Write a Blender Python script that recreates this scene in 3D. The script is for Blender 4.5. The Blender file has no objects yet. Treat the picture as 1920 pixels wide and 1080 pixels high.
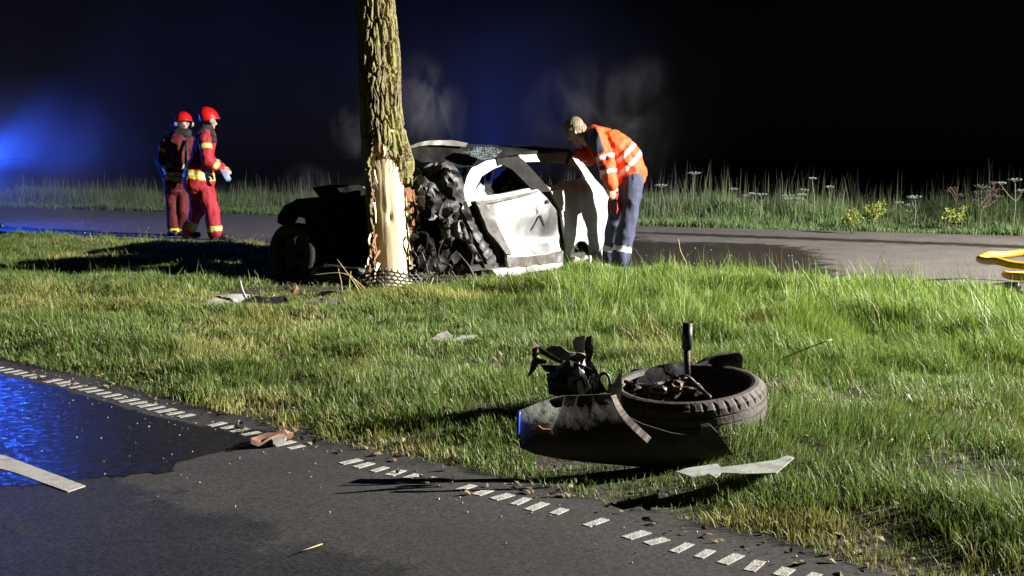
import bpy, bmesh, math, random
import numpy as np
from mathutils import Vector, Matrix, Euler
from mathutils.geometry import delaunay_2d_cdt

R = math.radians
random.seed(7)
RNG = np.random.default_rng(11)
scene = bpy.context.scene
col = scene.collection

# ------------------------------------------------------------------ camera
CAM_H = 1.15
LENS = 40.0
FPX = 1920 * LENS / 36.0
PITCH = math.atan((540 - 297) / FPX)
cam_data = bpy.data.cameras.new('camera')
cam_data.lens = LENS
cam_data.sensor_width = 36
cam_data.clip_start = 0.05
cam_data.clip_end = 3000
cam = bpy.data.objects.new('camera', cam_data)
col.objects.link(cam)
cam.location = (0, 0, CAM_H)
cam.rotation_euler = (math.pi / 2 - PITCH, 0, 0)
scene.camera = cam

# ------------------------------------------------------------------ night sky
world = bpy.data.worlds.new('World')
scene.world = world
world.use_nodes = True
wn = world.node_tree.nodes
sky = wn.new('ShaderNodeTexSky')
sky.sky_type = 'NISHITA'
sky.sun_disc = False
sky.sun_elevation = R(24)   # the moon's place: a moonlit sky is a very dim day sky
sky.sun_rotation = R(250)
bg = wn['Background']
world.node_tree.links.new(sky.outputs[0], bg.inputs[0])
bg.inputs[1].default_value = 0.0002

# ------------------------------------------------------------------ the lights of the emergency crews and added blue lamps
FLOOD = Vector((13.6, 7.0, 5.4))
FLOOD_AIM = Vector((-0.6, 12.2, 0.2))
ld = bpy.data.lights.new('floodlight_beam', 'SPOT')
ld.energy = 44000
ld.color = (1.0, 0.95, 0.86)
ld.spot_size = R(94)
ld.spot_blend = 0.6
ld.shadow_soft_size = 0.06
flood = bpy.data.objects.new('floodlight_beam', ld)
col.objects.link(flood)
flood.location = FLOOD
flood.rotation_euler = (FLOOD_AIM - FLOOD).to_track_quat('-Z', 'Y').to_euler()

BLUE_LAMPS = [  # place, power, beam (aim, cone, power): the crews' blue lamp, two added ones, added beams
    (Vector((-9.05, 19.0, 1.05)), 600.0, (Vector((0.85, 0.32, 0.36)), 70, 5200.0)),
    (Vector((-12.6, 26.0, 5.0)), 150.0, (Vector((-2.0, 4.9, 0.0)) - Vector((-12.6, 26.0, 5.0)), 6.5, 560.0)),  # added lamp, placed for the blue glint in the puddle
    (Vector((-0.3, 17.0, 0.55)), 150.0, (Vector((0.05, 0.25, 1.0)), 150, 13000.0)),  # added lamp, turns the smoke behind the wreck blue
]
BLUE = (0.015, 0.10, 1.0)
for bp, bw, beam in BLUE_LAMPS:
    bl = bpy.data.lights.new('blue_lamp_glow', 'POINT')
    bl.energy = bw
    bl.color = BLUE
    bl.shadow_soft_size = 0.09
    bo = bpy.data.objects.new('blue_lamp_glow', bl)
    col.objects.link(bo)
    bo.location = bp
    if beam:
        bl = bpy.data.lights.new('added_blue_beam', 'SPOT')  # added spots, aimed into the smoke and at the puddle
        bl.energy = beam[2]
        bl.color = BLUE
        bl.spot_size = R(beam[1])
        bl.spot_blend = 0.9
        bl.shadow_soft_size = 0.09
        bo = bpy.data.objects.new('added_blue_beam', bl)
        col.objects.link(bo)
        bo.location = bp
        bo.rotation_euler = beam[0].to_track_quat('-Z', 'Y').to_euler()

# ------------------------------------------------------------------ render settings
scene.view_settings.view_transform = 'Standard'
scene.view_settings.look = 'None'
scene.view_settings.gamma = 1
scene.view_settings.exposure = 0.0
scene.render.engine = 'CYCLES'
cy = scene.cycles
cy.use_denoising = True
cy.max_bounces = 6
cy.diffuse_bounces = 3
cy.glossy_bounces = 3
cy.transmission_bounces = 4
cy.transparent_max_bounces = 8
cy.volume_bounces = 0
cy.volume_step_rate = 1.0
cy.volume_max_steps = 128
cy.caustics_reflective = False
cy.caustics_refractive = False
cy.sample_clamp_indirect = 6

# ================================================================== helpers
SP, CP = math.sin(PITCH), math.cos(PITCH)


def ray(px, py):
    cx, cyy = (px - 960) / FPX, -(py - 540) / FPX
    return Vector((cx, CP + SP * cyy, CP * cyy - SP))


def P(px, py, d):
    """point of the place seen at a photograph pixel, at depth d"""
    r = ray(px, py)
    return Vector((0, 0, CAM_H)) + r * (d / r.y)


def G(px, py, z=0.0):
    """point on the ground plane"""
    r = ray(px, py)
    return Vector((0, 0, CAM_H)) + r * ((z - CAM_H) / r.z)


def h3(ix, iy, iz, s=0):
    h = (ix * 374761393 + iy * 668265263 + iz * 1274126177 + s * 144665) & 0xffffffff
    h = ((h ^ (h >> 13)) * 1274126177) & 0xffffffff
    h = (h ^ (h >> 16)) & 0xffffffff
    return h.astype(np.float64) / 4294967295.0


def vnoise(p, s=0):
    p = np.asarray(p, float)
    i = np.floor(p).astype(np.int64)
    f = p - i
    f = f * f * (3 - 2 * f)
    out = 0
    for dx in (0, 1):
        for dy in (0, 1):
            for dz in (0, 1):
                w = (f[:, 0] if dx else 1 - f[:, 0]) * (f[:, 1] if dy else 1 - f[:, 1]) * (f[:, 2] if dz else 1 - f[:, 2])
                out = out + w * h3(i[:, 0] + dx, i[:, 1] + dy, i[:, 2] + dz, s)
    return out * 2 - 1


def fbm(p, o=4, s=0):
    p = np.asarray(p, float)
    a, t = 1.0, 0
    for k in range(o):
        t = t + a * vnoise(p, s + k * 17)
        p = p * 2.03
        a *= 0.5
    return t


def worley(p, s=0):
    p = np.asarray(p, float)
    i = np.floor(p).astype(np.int64)
    f1 = np.full(len(p), 9.0)
    f2 = np.full(len(p), 9.0)
    for dx in (-1, 0, 1):
        for dy in (-1, 0, 1):
            for dz in (-1, 0, 1):
                c = i + np.array([dx, dy, dz])
                q = np.stack([c[:, k] + h3(c[:, 0], c[:, 1], c[:, 2], s + 31 * k) for k in range(3)], 1)
                d = np.linalg.norm(q - p, axis=1)
                m = d < f1
                f2 = np.where(m, f1, np.minimum(f2, d))
                f1 = np.where(m, d, f1)
    return f1, f2


def smooth(a, b, x):
    t = np.clip((x - a) / (b - a), 0, 1)
    return t * t * (3 - 2 * t)


# ---- materials
MATS = {}


def pm(name, c1, c2=None, scale=6.0, rough=0.6, metal=0.0, bump=0.0, bscale=None, lo=0.4, hi=0.6,
       spec=0.5, c3=None, s3=2.0, lo3=0.5, hi3=0.65, coat=0.0, stretch=(1, 1, 1), emit=None, rough2=None):
    if name in MATS:
        return MATS[name]
    m = bpy.data.materials.new(name)
    m.use_nodes = True
    nt = m.node_tree
    N, L = nt.nodes, nt.links
    b = N['Principled BSDF']
    b.inputs['Roughness'].default_value = rough
    b.inputs['Metallic'].default_value = metal
    b.inputs['Specular IOR Level'].default_value = spec
    b.inputs['Coat Weight'].default_value = coat
    tc = N.new('ShaderNodeTexCoord')
    mp = N.new('ShaderNodeMapping')
    mp.inputs['Scale'].default_value = stretch
    L.new(tc.outputs['Object'], mp.inputs[0])

    def nz(sc, lo_, hi_, det=6):
        n = N.new('ShaderNodeTexNoise')
        n.inputs['Scale'].default_value = sc
        n.inputs['Detail'].default_value = det
        n.inputs['Roughness'].default_value = 0.62
        L.new(mp.outputs[0], n.inputs['Vector'])
        r = N.new('ShaderNodeMapRange')
        r.inputs['From Min'].default_value = lo_
        r.inputs['From Max'].default_value = hi_
        L.new(n.outputs['Fac'], r.inputs['Value'])
        return r.outputs[0]

    def mix(f, a, c):
        x = N.new('ShaderNodeMix')
        x.data_type = 'RGBA'
        L.new(f, x.inputs[0])
        for s, v in ((x.inputs[6], a), (x.inputs[7], c)):
            if isinstance(v, tuple):
                s.default_value = (*v, 1)
            else:
                L.new(v, s)
        return x.outputs[2]
    cur = c1
    if c2 is not None:
        f = nz(scale, lo, hi)
        cur = mix(f, c1, c2)
        if rough2 is not None:
            rr = N.new('ShaderNodeMapRange')
            rr.inputs['To Min'].default_value = rough
            rr.inputs['To Max'].default_value = rough2
            L.new(f, rr.inputs['Value'])
            L.new(rr.outputs[0], b.inputs['Roughness'])
    if c3 is not None:
        cur = mix(nz(s3, lo3, hi3), cur, c3)
    if isinstance(cur, tuple):
        b.inputs['Base Color'].default_value = (*cur, 1)
    else:
        L.new(cur, b.inputs['Base Color'])
    if bump:
        n = N.new('ShaderNodeTexNoise')
        n.inputs['Scale'].default_value = bscale or scale * 4
        n.inputs['Detail'].default_value = 5
        L.new(mp.outputs[0], n.inputs['Vector'])
        bn = N.new('ShaderNodeBump')
        bn.inputs['Strength'].default_value = bump
        bn.inputs['Distance'].default_value = 0.02
        L.new(n.outputs['Fac'], bn.inputs['Height'])
        L.new(bn.outputs[0], b.inputs['Normal'])
    if emit:
        b.inputs['Emission Color'].default_value = (*emit[0], 1)
        b.inputs['Emission Strength'].default_value = emit[1]
    MATS[name] = m
    return m


# ---- objects
def tag(o, label=None, cat=None, group=None, kind=None):
    for k, v in (('label', label), ('category', cat), ('group', group), ('kind', kind)):
        if v:
            o[k] = v
    return o


def empty(name, loc=(0, 0, 0), label=None, cat=None, group=None):
    o = bpy.data.objects.new(name, None)
    col.objects.link(o)
    o.location = loc
    o.empty_display_size = 0.2
    return tag(o, label, cat, group)


def link(name, me, mat=None, parent=None, smooth_=False):
    o = bpy.data.objects.new(name, me)
    col.objects.link(o)
    if mat:
        for mm in (mat if isinstance(mat, (list, tuple)) else [mat]):
            me.materials.append(mm)
    if parent:
        o.parent = parent
    if smooth_:
        me.polygons.foreach_set('use_smooth', np.ones(len(me.polygons), bool))
    return o


def mesh(name, verts, faces, mat=None, parent=None, smooth_=False):
    me = bpy.data.meshes.new(name)
    me.from_pydata([tuple(v) for v in verts], [], [tuple(f) for f in faces])
    me.update()
    return link(name, me, mat, parent, smooth_)


def bm_obj(name, bm, mat=None, parent=None, smooth_=False):
    bmesh.ops.recalc_face_normals(bm, faces=bm.faces)
    me = bpy.data.meshes.new(name)
    bm.to_mesh(me)
    bm.free()
    return link(name, me, mat, parent, smooth_)


def add_tube(bm, pts, rad, n=8, cap=True):
    pts = [Vector(p) for p in pts]
    rads = rad if isinstance(rad, (list, tuple)) else [rad] * len(pts)
    rings = []
    up = None
    for i, p in enumerate(pts):
        t = (pts[min(i + 1, len(pts) - 1)] - pts[max(i - 1, 0)]).normalized()
        if up is None:
            up = t.orthogonal().normalized()
        else:
            up = (up - t * up.dot(t)).normalized()
        s = t.cross(up)
        rings.append([bm.verts.new(p + (up * math.cos(2 * math.pi * k / n) + s * math.sin(2 * math.pi * k / n)) * rads[i]) for k in range(n)])
    for a, b in zip(rings, rings[1:]):
        for k in range(n):
            bm.faces.new((a[k], a[(k + 1) % n], b[(k + 1) % n], b[k]))
    if cap:
        bm.faces.new(rings[0][::-1])
        bm.faces.new(rings[-1])


def tube(name, pts, rad, mat, parent=None, n=8):
    bm = bmesh.new()
    add_tube(bm, pts, rad, n)
    return bm_obj(name, bm, mat, parent, True)


def spline(pts, n=8):
    """Catmull-Rom through pts"""
    pts = [Vector(p) for p in pts]
    q = [pts[0] * 2 - pts[1]] + pts + [pts[-1] * 2 - pts[-2]]
    out = []
    for i in range(1, len(q) - 2):
        for k in range(n):
            t = k / n
            a, b, c, d = q[i - 1], q[i], q[i + 1], q[i + 2]
            out.append(0.5 * ((2 * b) + (c - a) * t + (2 * a - 5 * b + 4 * c - d) * t * t + (3 * b - a - 3 * c + d) * t ** 3))
    out.append(pts[-1])
    return out


def inpoly(x, y, poly):
    poly = np.asarray(poly, float)
    inside = np.zeros(len(x), bool)
    j = len(poly) - 1
    for i in range(len(poly)):
        xi, yi = poly[i]
        xj, yj = poly[j]
        c = ((yi > y) != (yj > y)) & (x < (xj - xi) * (y - yi) / (yj - yi + 1e-12) + xi)
        inside ^= c
        j = i
    return inside


def cdt(outer, holes=(), step=0.04, jit=0.3, seed=0):
    """triangulate a polygon with holes into pieces of about step"""
    rg = np.random.default_rng(seed)
    pts, edges = [], []
    for loop in [outer] + list(holes):
        st = len(pts)
        lp = []
        for i, p in enumerate(loop):
            a, b = np.array(p[:2], float), np.array(loop[(i + 1) % len(loop)][:2], float)
            k = max(1, int(np.linalg.norm(b - a) / step))
            for t in range(k):
                lp.append(a + (b - a) * t / k)
        pts += lp
        edges += [(st + i, st + (i + 1) % len(lp)) for i in range(len(lp))]
    o = np.array(outer, float)[:, :2]
    lo, hi = o.min(0), o.max(0)
    gx, gy = np.meshgrid(np.arange(lo[0], hi[0], step), np.arange(lo[1], hi[1], step))
    g = np.stack([gx.ravel(), gy.ravel()], 1)
    g[:, 0] += (np.round((g[:, 1] - lo[1]) / step) % 2) * step * 0.5
    g += rg.uniform(-jit, jit, g.shape) * step
    ok = inpoly(g[:, 0], g[:, 1], o)
    for h in holes:
        ok &= ~inpoly(g[:, 0], g[:, 1], h)
    b = np.array(pts)
    g = g[ok]
    if len(g):
        dmin = np.full(len(g), 9.0)
        for q in b:
            dd = np.abs(g - q)
            dmin = np.minimum(dmin, np.hypot(dd[:, 0], dd[:, 1]))
        g = g[dmin > step * 0.45]
    allp = [Vector((float(q[0]), float(q[1]))) for q in list(b) + list(g)]
    v, e, f, *_ = delaunay_2d_cdt(allp, edges, [], 0, 1e-6)
    V = np.array([(q.x, q.y) for q in v])
    C = np.array([V[list(t)].mean(0) for t in f])
    ok = inpoly(C[:, 0], C[:, 1], o)
    for h in holes:
        ok &= ~inpoly(C[:, 0], C[:, 1], h)
    return V, [tuple(t) for t, k in zip(f, ok) if k]


def thick(name, V3, F, nrm, th, mat, parent=None, smooth_=False):
    """give a triangulated sheet thickness th against its normal direction"""
    V3 = np.asarray(V3, float)
    n = len(V3)
    back = V3 - np.asarray(nrm, float) * th
    cnt = {}
    for f in F:
        for a, b in zip(f, f[1:] + f[:1]):
            cnt[(a, b)] = cnt.get((a, b), 0) + 1
    faces = [tuple(f) for f in F] + [tuple(i + n for i in f[::-1]) for f in F]
    for (a, b) in cnt:
        if (b, a) not in cnt:
            faces.append((b, a, a + n, b + n))
    o = mesh(name, np.vstack([V3, back]), faces, mat, parent, True)
    o.data.set_sharp_from_angle(angle=R(50 if smooth_ else 34))
    return o


def folds(x, y, amp, freq, seed, k=4):
    """creased sheet metal: sum of sharp folds in random directions"""
    rg = np.random.default_rng(seed)
    out = np.zeros(len(x))
    wx = vnoise(np.stack([x * freq * 0.5, y * freq * 0.5, 0 * x + seed], 1), seed) * 0.6 / freq
    for i in range(k):
        a = rg.uniform(0, math.pi)
        f = freq * rg.uniform(0.5, 1.6)
        t = (x * math.cos(a) + y * math.sin(a) + wx) * f + rg.uniform(0, 1)
        t = t + 0.45 * vnoise(np.stack([x * freq * 0.9, y * freq * 0.9, 0 * x + 7.7 * i], 1), seed + 50 + i)
        tri = np.abs((t % 1.0) - 0.5) * 2
        tri = np.where(tri < 0.5, tri * 0.5, tri * 1.5 - 0.5)
        msk = smooth(-0.2, 0.5, vnoise(np.stack([x * freq * 0.7, y * freq * 0.7, 0 * x + 3.3 * i], 1), seed + i))
        out += (tri - 0.5) * msk * amp / (1 + 0.4 * i)
    return out


def face_strip(name, quads, mat, parent=None):
    v, f = [], []
    for q in quads:
        f.append(tuple(range(len(v), len(v) + len(q))))
        v += q
    return mesh(name, v, f, mat, parent)


# ---- bodies: tapered capsules and ellipsoids fused into one continuous surface
def add_caps(bm, p0, p1, r0, r1, flat=1.0, fdir=None, n=14):
    p0, p1 = Vector(p0), Vector(p1)
    t = p1 - p0
    L = t.length
    t = t.normalized() if L > 1e-6 else Vector((0, 0, 1))
    u = Vector(fdir) if fdir is not None else t.orthogonal()
    u = (u - t * u.dot(t)).normalized()
    s = t.cross(u)
    rings = []
    prof = [(-r0 * math.cos(a), r0 * math.sin(a)) for a in np.linspace(0.25, math.pi / 2, 4)]
    prof += [(L + r1 * math.cos(a), r1 * math.sin(a)) for a in np.linspace(math.pi / 2, 0.25, 4)]
    for z, r in prof:
        rings.append([bm.verts.new(p0 + t * z + u * math.cos(2 * math.pi * k / n) * r * flat + s * math.sin(2 * math.pi * k / n) * r) for k in range(n)])
    for a, b in zip(rings, rings[1:]):
        for k in range(n):
            bm.faces.new((a[k], a[(k + 1) % n], b[(k + 1) % n], b[k]))
    bm.faces.new(rings[0][::-1])
    bm.faces.new(rings[-1])


def blob(name, prims, mat, parent, voxel=0.014, smooth_it=4, wr=0.0, wf=12.0, seed=0, pick=None):
    """prims: (p0, p1, r0, r1[, flat, fdir]); fused by a voxel remesh, then wrinkled"""
    bm = bmesh.new()
    for q in prims:
        add_caps(bm, *q)
    bmesh.ops.recalc_face_normals(bm, faces=bm.faces)
    me = bpy.data.meshes.new(name + '_raw')
    bm.to_mesh(me)
    bm.free()
    tmp = bpy.data.objects.new('tmp', me)
    col.objects.link(tmp)
    md = tmp.modifiers.new('r', 'REMESH')
    md.mode = 'VOXEL'
    md.voxel_size = voxel
    sm = tmp.modifiers.new('s', 'SMOOTH')
    sm.iterations = smooth_it
    sm.factor = 0.5
    dg = bpy.context.evaluated_depsgraph_get()
    ev = tmp.evaluated_get(dg)
    out = bpy.data.meshes.new_from_object(ev)
    out.name = name
    bpy.data.objects.remove(tmp)
    bpy.data.meshes.remove(me)
    nv = len(out.vertices)
    co = np.empty(nv * 3)
    out.vertices.foreach_get('co', co)
    co = co.reshape(-1, 3)
    if wr:
        no = np.empty(nv * 3)
        out.vertices.foreach_get('normal', no)
        no = no.reshape(-1, 3)
        d = 1 - np.abs(fbm(co * np.array([wf, wf, wf * 0.6]), 3, seed)) * 2
        co = co + no * (d * wr)[:, None]
        out.vertices.foreach_set('co', co.ravel())
    out.materials.clear()
    o = link(name, out, mat, parent, True)
    if pick is not None:
        cen = np.empty(len(out.polygons) * 3)
        out.polygons.foreach_get('center', cen)
        out.polygons.foreach_set('material_index', pick(cen.reshape(-1, 3)).astype(np.int32))
    out.update()
    return o


def along(c, p0, p1):
    """distance along a limb and distance from its axis for points c"""
    p0, p1 = np.array(p0), np.array(p1)
    t = p1 - p0
    L = np.linalg.norm(t)
    s = (c - p0) @ (t / L)
    return s / L, np.linalg.norm(c - p0 - np.outer(s, t / L), axis=1)

# ================================================================== the ground, the two roads, the verges
m_soil = pm('soil', (0.035, 0.028, 0.018), (0.06, 0.05, 0.03), 9, 0.95, bump=0.6, bscale=40, c3=(0.03, 0.04, 0.014), s3=1.3)
m_field = pm('field', (0.02, 0.03, 0.012), (0.035, 0.04, 0.016), 0.4, 0.95, bump=0.5, bscale=6)

ground = mesh('ground', [(-900, -200, -0.06), (900, -200, -0.06), (900, 1600, -0.06), (-900, 1600, -0.06)], [(0, 1, 2, 3)], m_field)
tag(ground, kind='structure')

NEAR_PX = [(0, 668), (200, 715), (400, 768), (560, 808), (640, 832), (820, 868), (960, 893), (1100, 930), (1300, 972), (1500, 1020), (1640, 1072)]
near_pts = [G(*p) for p in NEAR_PX]
near_pts = [near_pts[0] + (near_pts[0] - near_pts[2]) * 4] + near_pts + [near_pts[-1] + (near_pts[-1] - near_pts[-3]) * 6]
NX, NY = np.array([p.x for p in near_pts]), np.array([p.y for p in near_pts])


def y_near(x):
    return np.interp(x, NX, NY)


def y_back(x):
    return 11.75 - 0.667 * (np.asarray(x) - 1.33)


far_pts = [G(-500, 378), G(0, 389), G(520, 404), G(1190, 424), G(1560, 433), G(1920, 443), G(2500, 462)]
FX, FY = np.array([p.x for p in far_pts]), np.array([p.y for p in far_pts])


def y_far(x):
    return np.interp(x, FX, FY)


def verge_h(x, y):
    a = smooth(0.0, 0.7, (y - y_near(x)) * 0.75)
    b = smooth(0.0, 0.8, (y_back(x) - y) * 0.83)
    p = np.stack([x * 0.9, y * 0.9, 0 * x], 1)
    q = np.stack([x * 5, y * 5, 0 * x], 1)
    return -0.02 + a * b * (0.055 + 0.04 * fbm(p, 3, 5)) + 0.012 * a * vnoise(q, 9)


def sheet(name, poly, zf, mat, step, seed=0, attr=None):
    V, F = cdt(poly, (), step, 0.3, seed)
    z = zf(V[:, 0], V[:, 1])
    o = mesh(name, np.column_stack([V, z]), F, mat, None, True)
    if attr is not None:
        for an, fn in attr.items():
            at = o.data.attributes.new(an, 'FLOAT', 'POINT')
            at.data.foreach_set('value', fn(V[:, 0], V[:, 1]).astype(np.float32))
    return tag(o, kind='structure')


xs = np.linspace(-7.5, 7.0, 60)
verge_poly = [(x, float(y_near(x)) - 0.02) for x in xs] + [(x, float(y_back(x)) + 0.03) for x in xs[::-1]]
verge = sheet('verge', verge_poly, verge_h, m_soil, 0.14, 3)


def asphalt(name, dry, wet_shade, dark_rough):
    m = bpy.data.materials.new(name)
    m.use_nodes = True
    N, L = m.node_tree.nodes, m.node_tree.links
    b = N['Principled BSDF']
    tc = N.new('ShaderNodeTexCoord')

    def noise(sc, det=4):
        n = N.new('ShaderNodeTexNoise')
        n.inputs['Scale'].default_value = sc
        n.inputs['Detail'].default_value = det
        n.inputs['Roughness'].default_value = 0.65
        L.new(tc.outputs['Object'], n.inputs['Vector'])
        return n.outputs['Fac']

    def rng(v, a, c, d, e):
        r = N.new('ShaderNodeMapRange')
        for k, val in zip(('From Min', 'From Max', 'To Min', 'To Max'), (a, c, d, e)):
            r.inputs[k].default_value = val
        L.new(v, r.inputs['Value'])
        return r.outputs[0]
    vor = N.new('ShaderNodeTexVoronoi')
    vor.inputs['Scale'].default_value = 130
    L.new(tc.outputs['Object'], vor.inputs['Vector'])
    stone = N.new('ShaderNodeSeparateColor')
    L.new(vor.outputs['Color'], stone.inputs[0])
    big = rng(noise(1.7, 6), 0.3, 0.7, 0.72, 1.25)
    st = rng(stone.outputs[0], 0, 1, 0.35, 1.9)
    mul = N.new('ShaderNodeMath')
    mul.operation = 'MULTIPLY'
    L.new(big, mul.inputs[0])
    L.new(st, mul.inputs[1])
    at = N.new('ShaderNodeAttribute')
    at.attribute_name = 'wet_shade'  # real wetness on the far road, painted shade too on the near one
    add = N.new('ShaderNodeMath')
    add.operation = 'ADD'
    L.new(at.outputs['Fac'], add.inputs[0])
    L.new(rng(noise(5, 6), 0.3, 0.7, -0.35, 0.35), add.inputs[1])
    wet_shade_f = rng(add.outputs[0], 0.35, 0.65, 0, 1)
    mx = N.new('ShaderNodeMix')
    mx.data_type = 'RGBA'
    mx.inputs[6].default_value = (*dry, 1)
    mx.inputs[7].default_value = (*wet_shade, 1)
    L.new(wet_shade_f, mx.inputs[0])
    sc = N.new('ShaderNodeVectorMath')
    sc.operation = 'SCALE'
    L.new(mx.outputs[2], sc.inputs[0])
    L.new(mul.outputs[0], sc.inputs['Scale'])
    L.new(sc.outputs[0], b.inputs['Base Color'])
    L.new(rng(wet_shade_f, 0, 1, 0.85, dark_rough), b.inputs['Roughness'])
    bn = N.new('ShaderNodeBump')
    bn.inputs['Strength'].default_value = 0.3
    bn.inputs['Distance'].default_value = 0.002
    L.new(stone.outputs[1], bn.inputs['Height'])
    L.new(bn.outputs[0], b.inputs['Normal'])
    return m


# the far road the firefighters stand on: soaked dark by the fire water beside the car
m_road_far = asphalt('asphalt_far', (0.082, 0.074, 0.067), (0.022, 0.018, 0.014), 0.45)
xs = np.linspace(-22, 12, 40)
far_poly = [(x, float(y_back(x))) for x in xs] + [(x, float(y_far(x))) for x in xs[::-1]]


def far_wet(x, y):
    s = (y - y_back(x)) / (y_far(x) - y_back(x))
    core = smooth(2.9, 1.2, x + 0.35 * s) * smooth(-4.2, -2.5, x)
    spill = smooth(0.62, 0.45, s) * smooth(3.6, 2.6, x - 1.4 * s) * smooth(-4, -2, x)
    track = np.exp(-((s - 0.8 + 0.012 * x) / 0.05) ** 2) * smooth(1.0, 2.6, x) * 0.9
    track2 = np.exp(-((s - 0.55) / 0.035) ** 2) * smooth(2.0, 2.6, x) * smooth(4.4, 3.2, x) * 0.9
    left = 0.3 * smooth(-4, -9, x) + 0.25 * np.exp(-((s - 0.1) / 0.08) ** 2)
    return np.clip(np.maximum.reduce([core, spill, track, track2, left]), 0, 1)


road_far = sheet('road', far_poly, lambda x, y: 0 * x + 0.004, m_road_far, 0.22, 5, {'wet_shade': far_wet})

# the near road curving past the camera
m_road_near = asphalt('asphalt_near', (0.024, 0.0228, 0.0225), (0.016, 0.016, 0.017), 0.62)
near_x = np.linspace(-7.5, 7.0, 60)
near_poly = [(x, float(y_near(x)) + 0.05) for x in near_x] + [(7.5, -3.5), (-9.5, -3.5)]


def near_wet_shade(x, y):
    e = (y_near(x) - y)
    shade_patch = smooth(0.62, 1.0, e * 0.8 + 0.25 * fbm(np.stack([x * 1.1, y * 1.1, 0 * x], 1), 3, 55))  # vehicle shadows on the near road, painted as darker asphalt
    return np.clip(0.12 + 0.35 * smooth(0.25, 0.0, e) + 0.75 * shade_patch, 0, 1)


road_near = sheet('road', near_poly, lambda x, y: 0 * x - 0.012, m_road_near, 0.16, 6, {'wet_shade': near_wet_shade})

# standing water on the near road
m_water = bpy.data.materials.new('puddle_water')
m_water.use_nodes = True
N, L = m_water.node_tree.nodes, m_water.node_tree.links
b = N['Principled BSDF']
b.inputs['Base Color'].default_value = (0.012, 0.012, 0.013, 1)
b.inputs['Roughness'].default_value = 0.07
b.inputs['IOR'].default_value = 1.33
tc = N.new('ShaderNodeTexCoord')
vor = N.new('ShaderNodeTexVoronoi')
vor.inputs['Scale'].default_value = 120
L.new(tc.outputs['Object'], vor.inputs['Vector'])
n1 = N.new('ShaderNodeTexNoise')
n1.inputs['Scale'].default_value = 26
n1.inputs['Detail'].default_value = 7
n1.inputs['Roughness'].default_value = 0.7
L.new(tc.outputs['Object'], n1.inputs['Vector'])
rr = N.new('ShaderNodeMapRange')
rr.inputs['From Min'].default_value = 0.38
rr.inputs['From Max'].default_value = 0.56
rr.inputs['To Min'].default_value = 0.10
rr.inputs['To Max'].default_value = 0.55
L.new(n1.outputs['Fac'], rr.inputs['Value'])
L.new(rr.outputs[0], b.inputs['Roughness'])
bn = N.new('ShaderNodeBump')
bn.inputs['Strength'].default_value = 0.5
bn.inputs['Distance'].default_value = 0.003
L.new(vor.outputs['Distance'], bn.inputs['Height'])
L.new(bn.outputs[0], b.inputs['Normal'])
pud = [(-150, 672), (0, 700), (120, 730), (240, 765), (345, 792), (420, 800), (492, 806), (500, 812), (455, 838), (395, 850), (330, 868),
       (318, 884), (250, 888), (160, 897), (80, 905), (0, 912), (-150, 925)]
pp = [G(*q, -0.008) for q in pud]
pp = [(q.x + random.gauss(0, .006), q.y + random.gauss(0, .012)) for q in spline(pp + [pp[0]], 7)[:-1]]
puddle = sheet('puddle', pp, lambda x, y: 0 * x - 0.0100, m_water, 0.12, 8)

# painted marking blocks along the edge of the near road, and the broad line
m_paint = pm('road_paint', (0.46, 0.45, 0.42), (0.36, 0.35, 0.33), 30, 0.7, bump=0.3, c3=(0.1, 0.098, 0.095), s3=9, lo3=0.58, hi3=0.8)
mark_px = [(-120, 664), (0, 688), (150, 722), (344, 775), (460, 805), (660, 862), (800, 893), (935, 924), (1100, 968), (1250, 1014), (1385, 1046), (1530, 1079)]
mc = spline([G(*q) for q in mark_px], 24)
edge_line = bpy.data.objects.new('edge_line', None)
col.objects.link(edge_line)
tag(edge_line, kind='structure')
bm = bmesh.new()
bmesh.ops.create_cube(bm, size=1)
for v in bm.verts:
    v.co = Vector((v.co.x * 0.036, v.co.y * 0.098, v.co.z * 0.0024))
bmesh.ops.bevel(bm, geom=[e for e in bm.edges if abs(e.verts[0].co.z - e.verts[1].co.z) < 1e-6 and e.verts[0].co.z > 0], offset=0.0006, segments=1, affect='EDGES')
blk = bpy.data.meshes.new('marking_block')
bm.to_mesh(blk)
bm.free()
blk.materials.append(m_paint)
dist, nxt, i = 0.0, 0.0, 0
for a, c in zip(mc, mc[1:]):
    seg = (c - a).length
    while nxt <= dist + seg:
        t = (nxt - dist) / seg
        p = a.lerp(c, t)
        nxt += 0.083
        i += 1
        s = p.y
        px = 960 + FPX * p.x / p.y
        if 352 < px < 388 or 560 < px < 640 or random.random() < 0.02:
            continue
        o = bpy.data.objects.new('marking_block', blk)
        col.objects.link(o)
        o.parent = edge_line
        tg = (c - a).normalized()
        o.location = (p.x + random.gauss(0, .003), p.y + random.gauss(0, .003), -0.0108)
        o.rotation_euler = (0, 0, math.atan2(tg.y, tg.x) + random.gauss(0, 0.06))
        o.scale = (random.uniform(0.8, 1.15), random.uniform(0.7, 1.06), 1)
    dist += seg
cl = [G(*q) for q in [(-160, 815), (10, 850), (160, 906), (127, 917), (24, 880), (-160, 836)]]
V, F = cdt([(q.x, q.y) for q in cl], (), 0.06, 0.2, 2)
cline = thick('centre_line', np.column_stack([V, 0 * V[:, 0] - 0.0088]), F, (0, 0, 1), 0.006, m_paint)
tag(cline, kind='structure')

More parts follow.
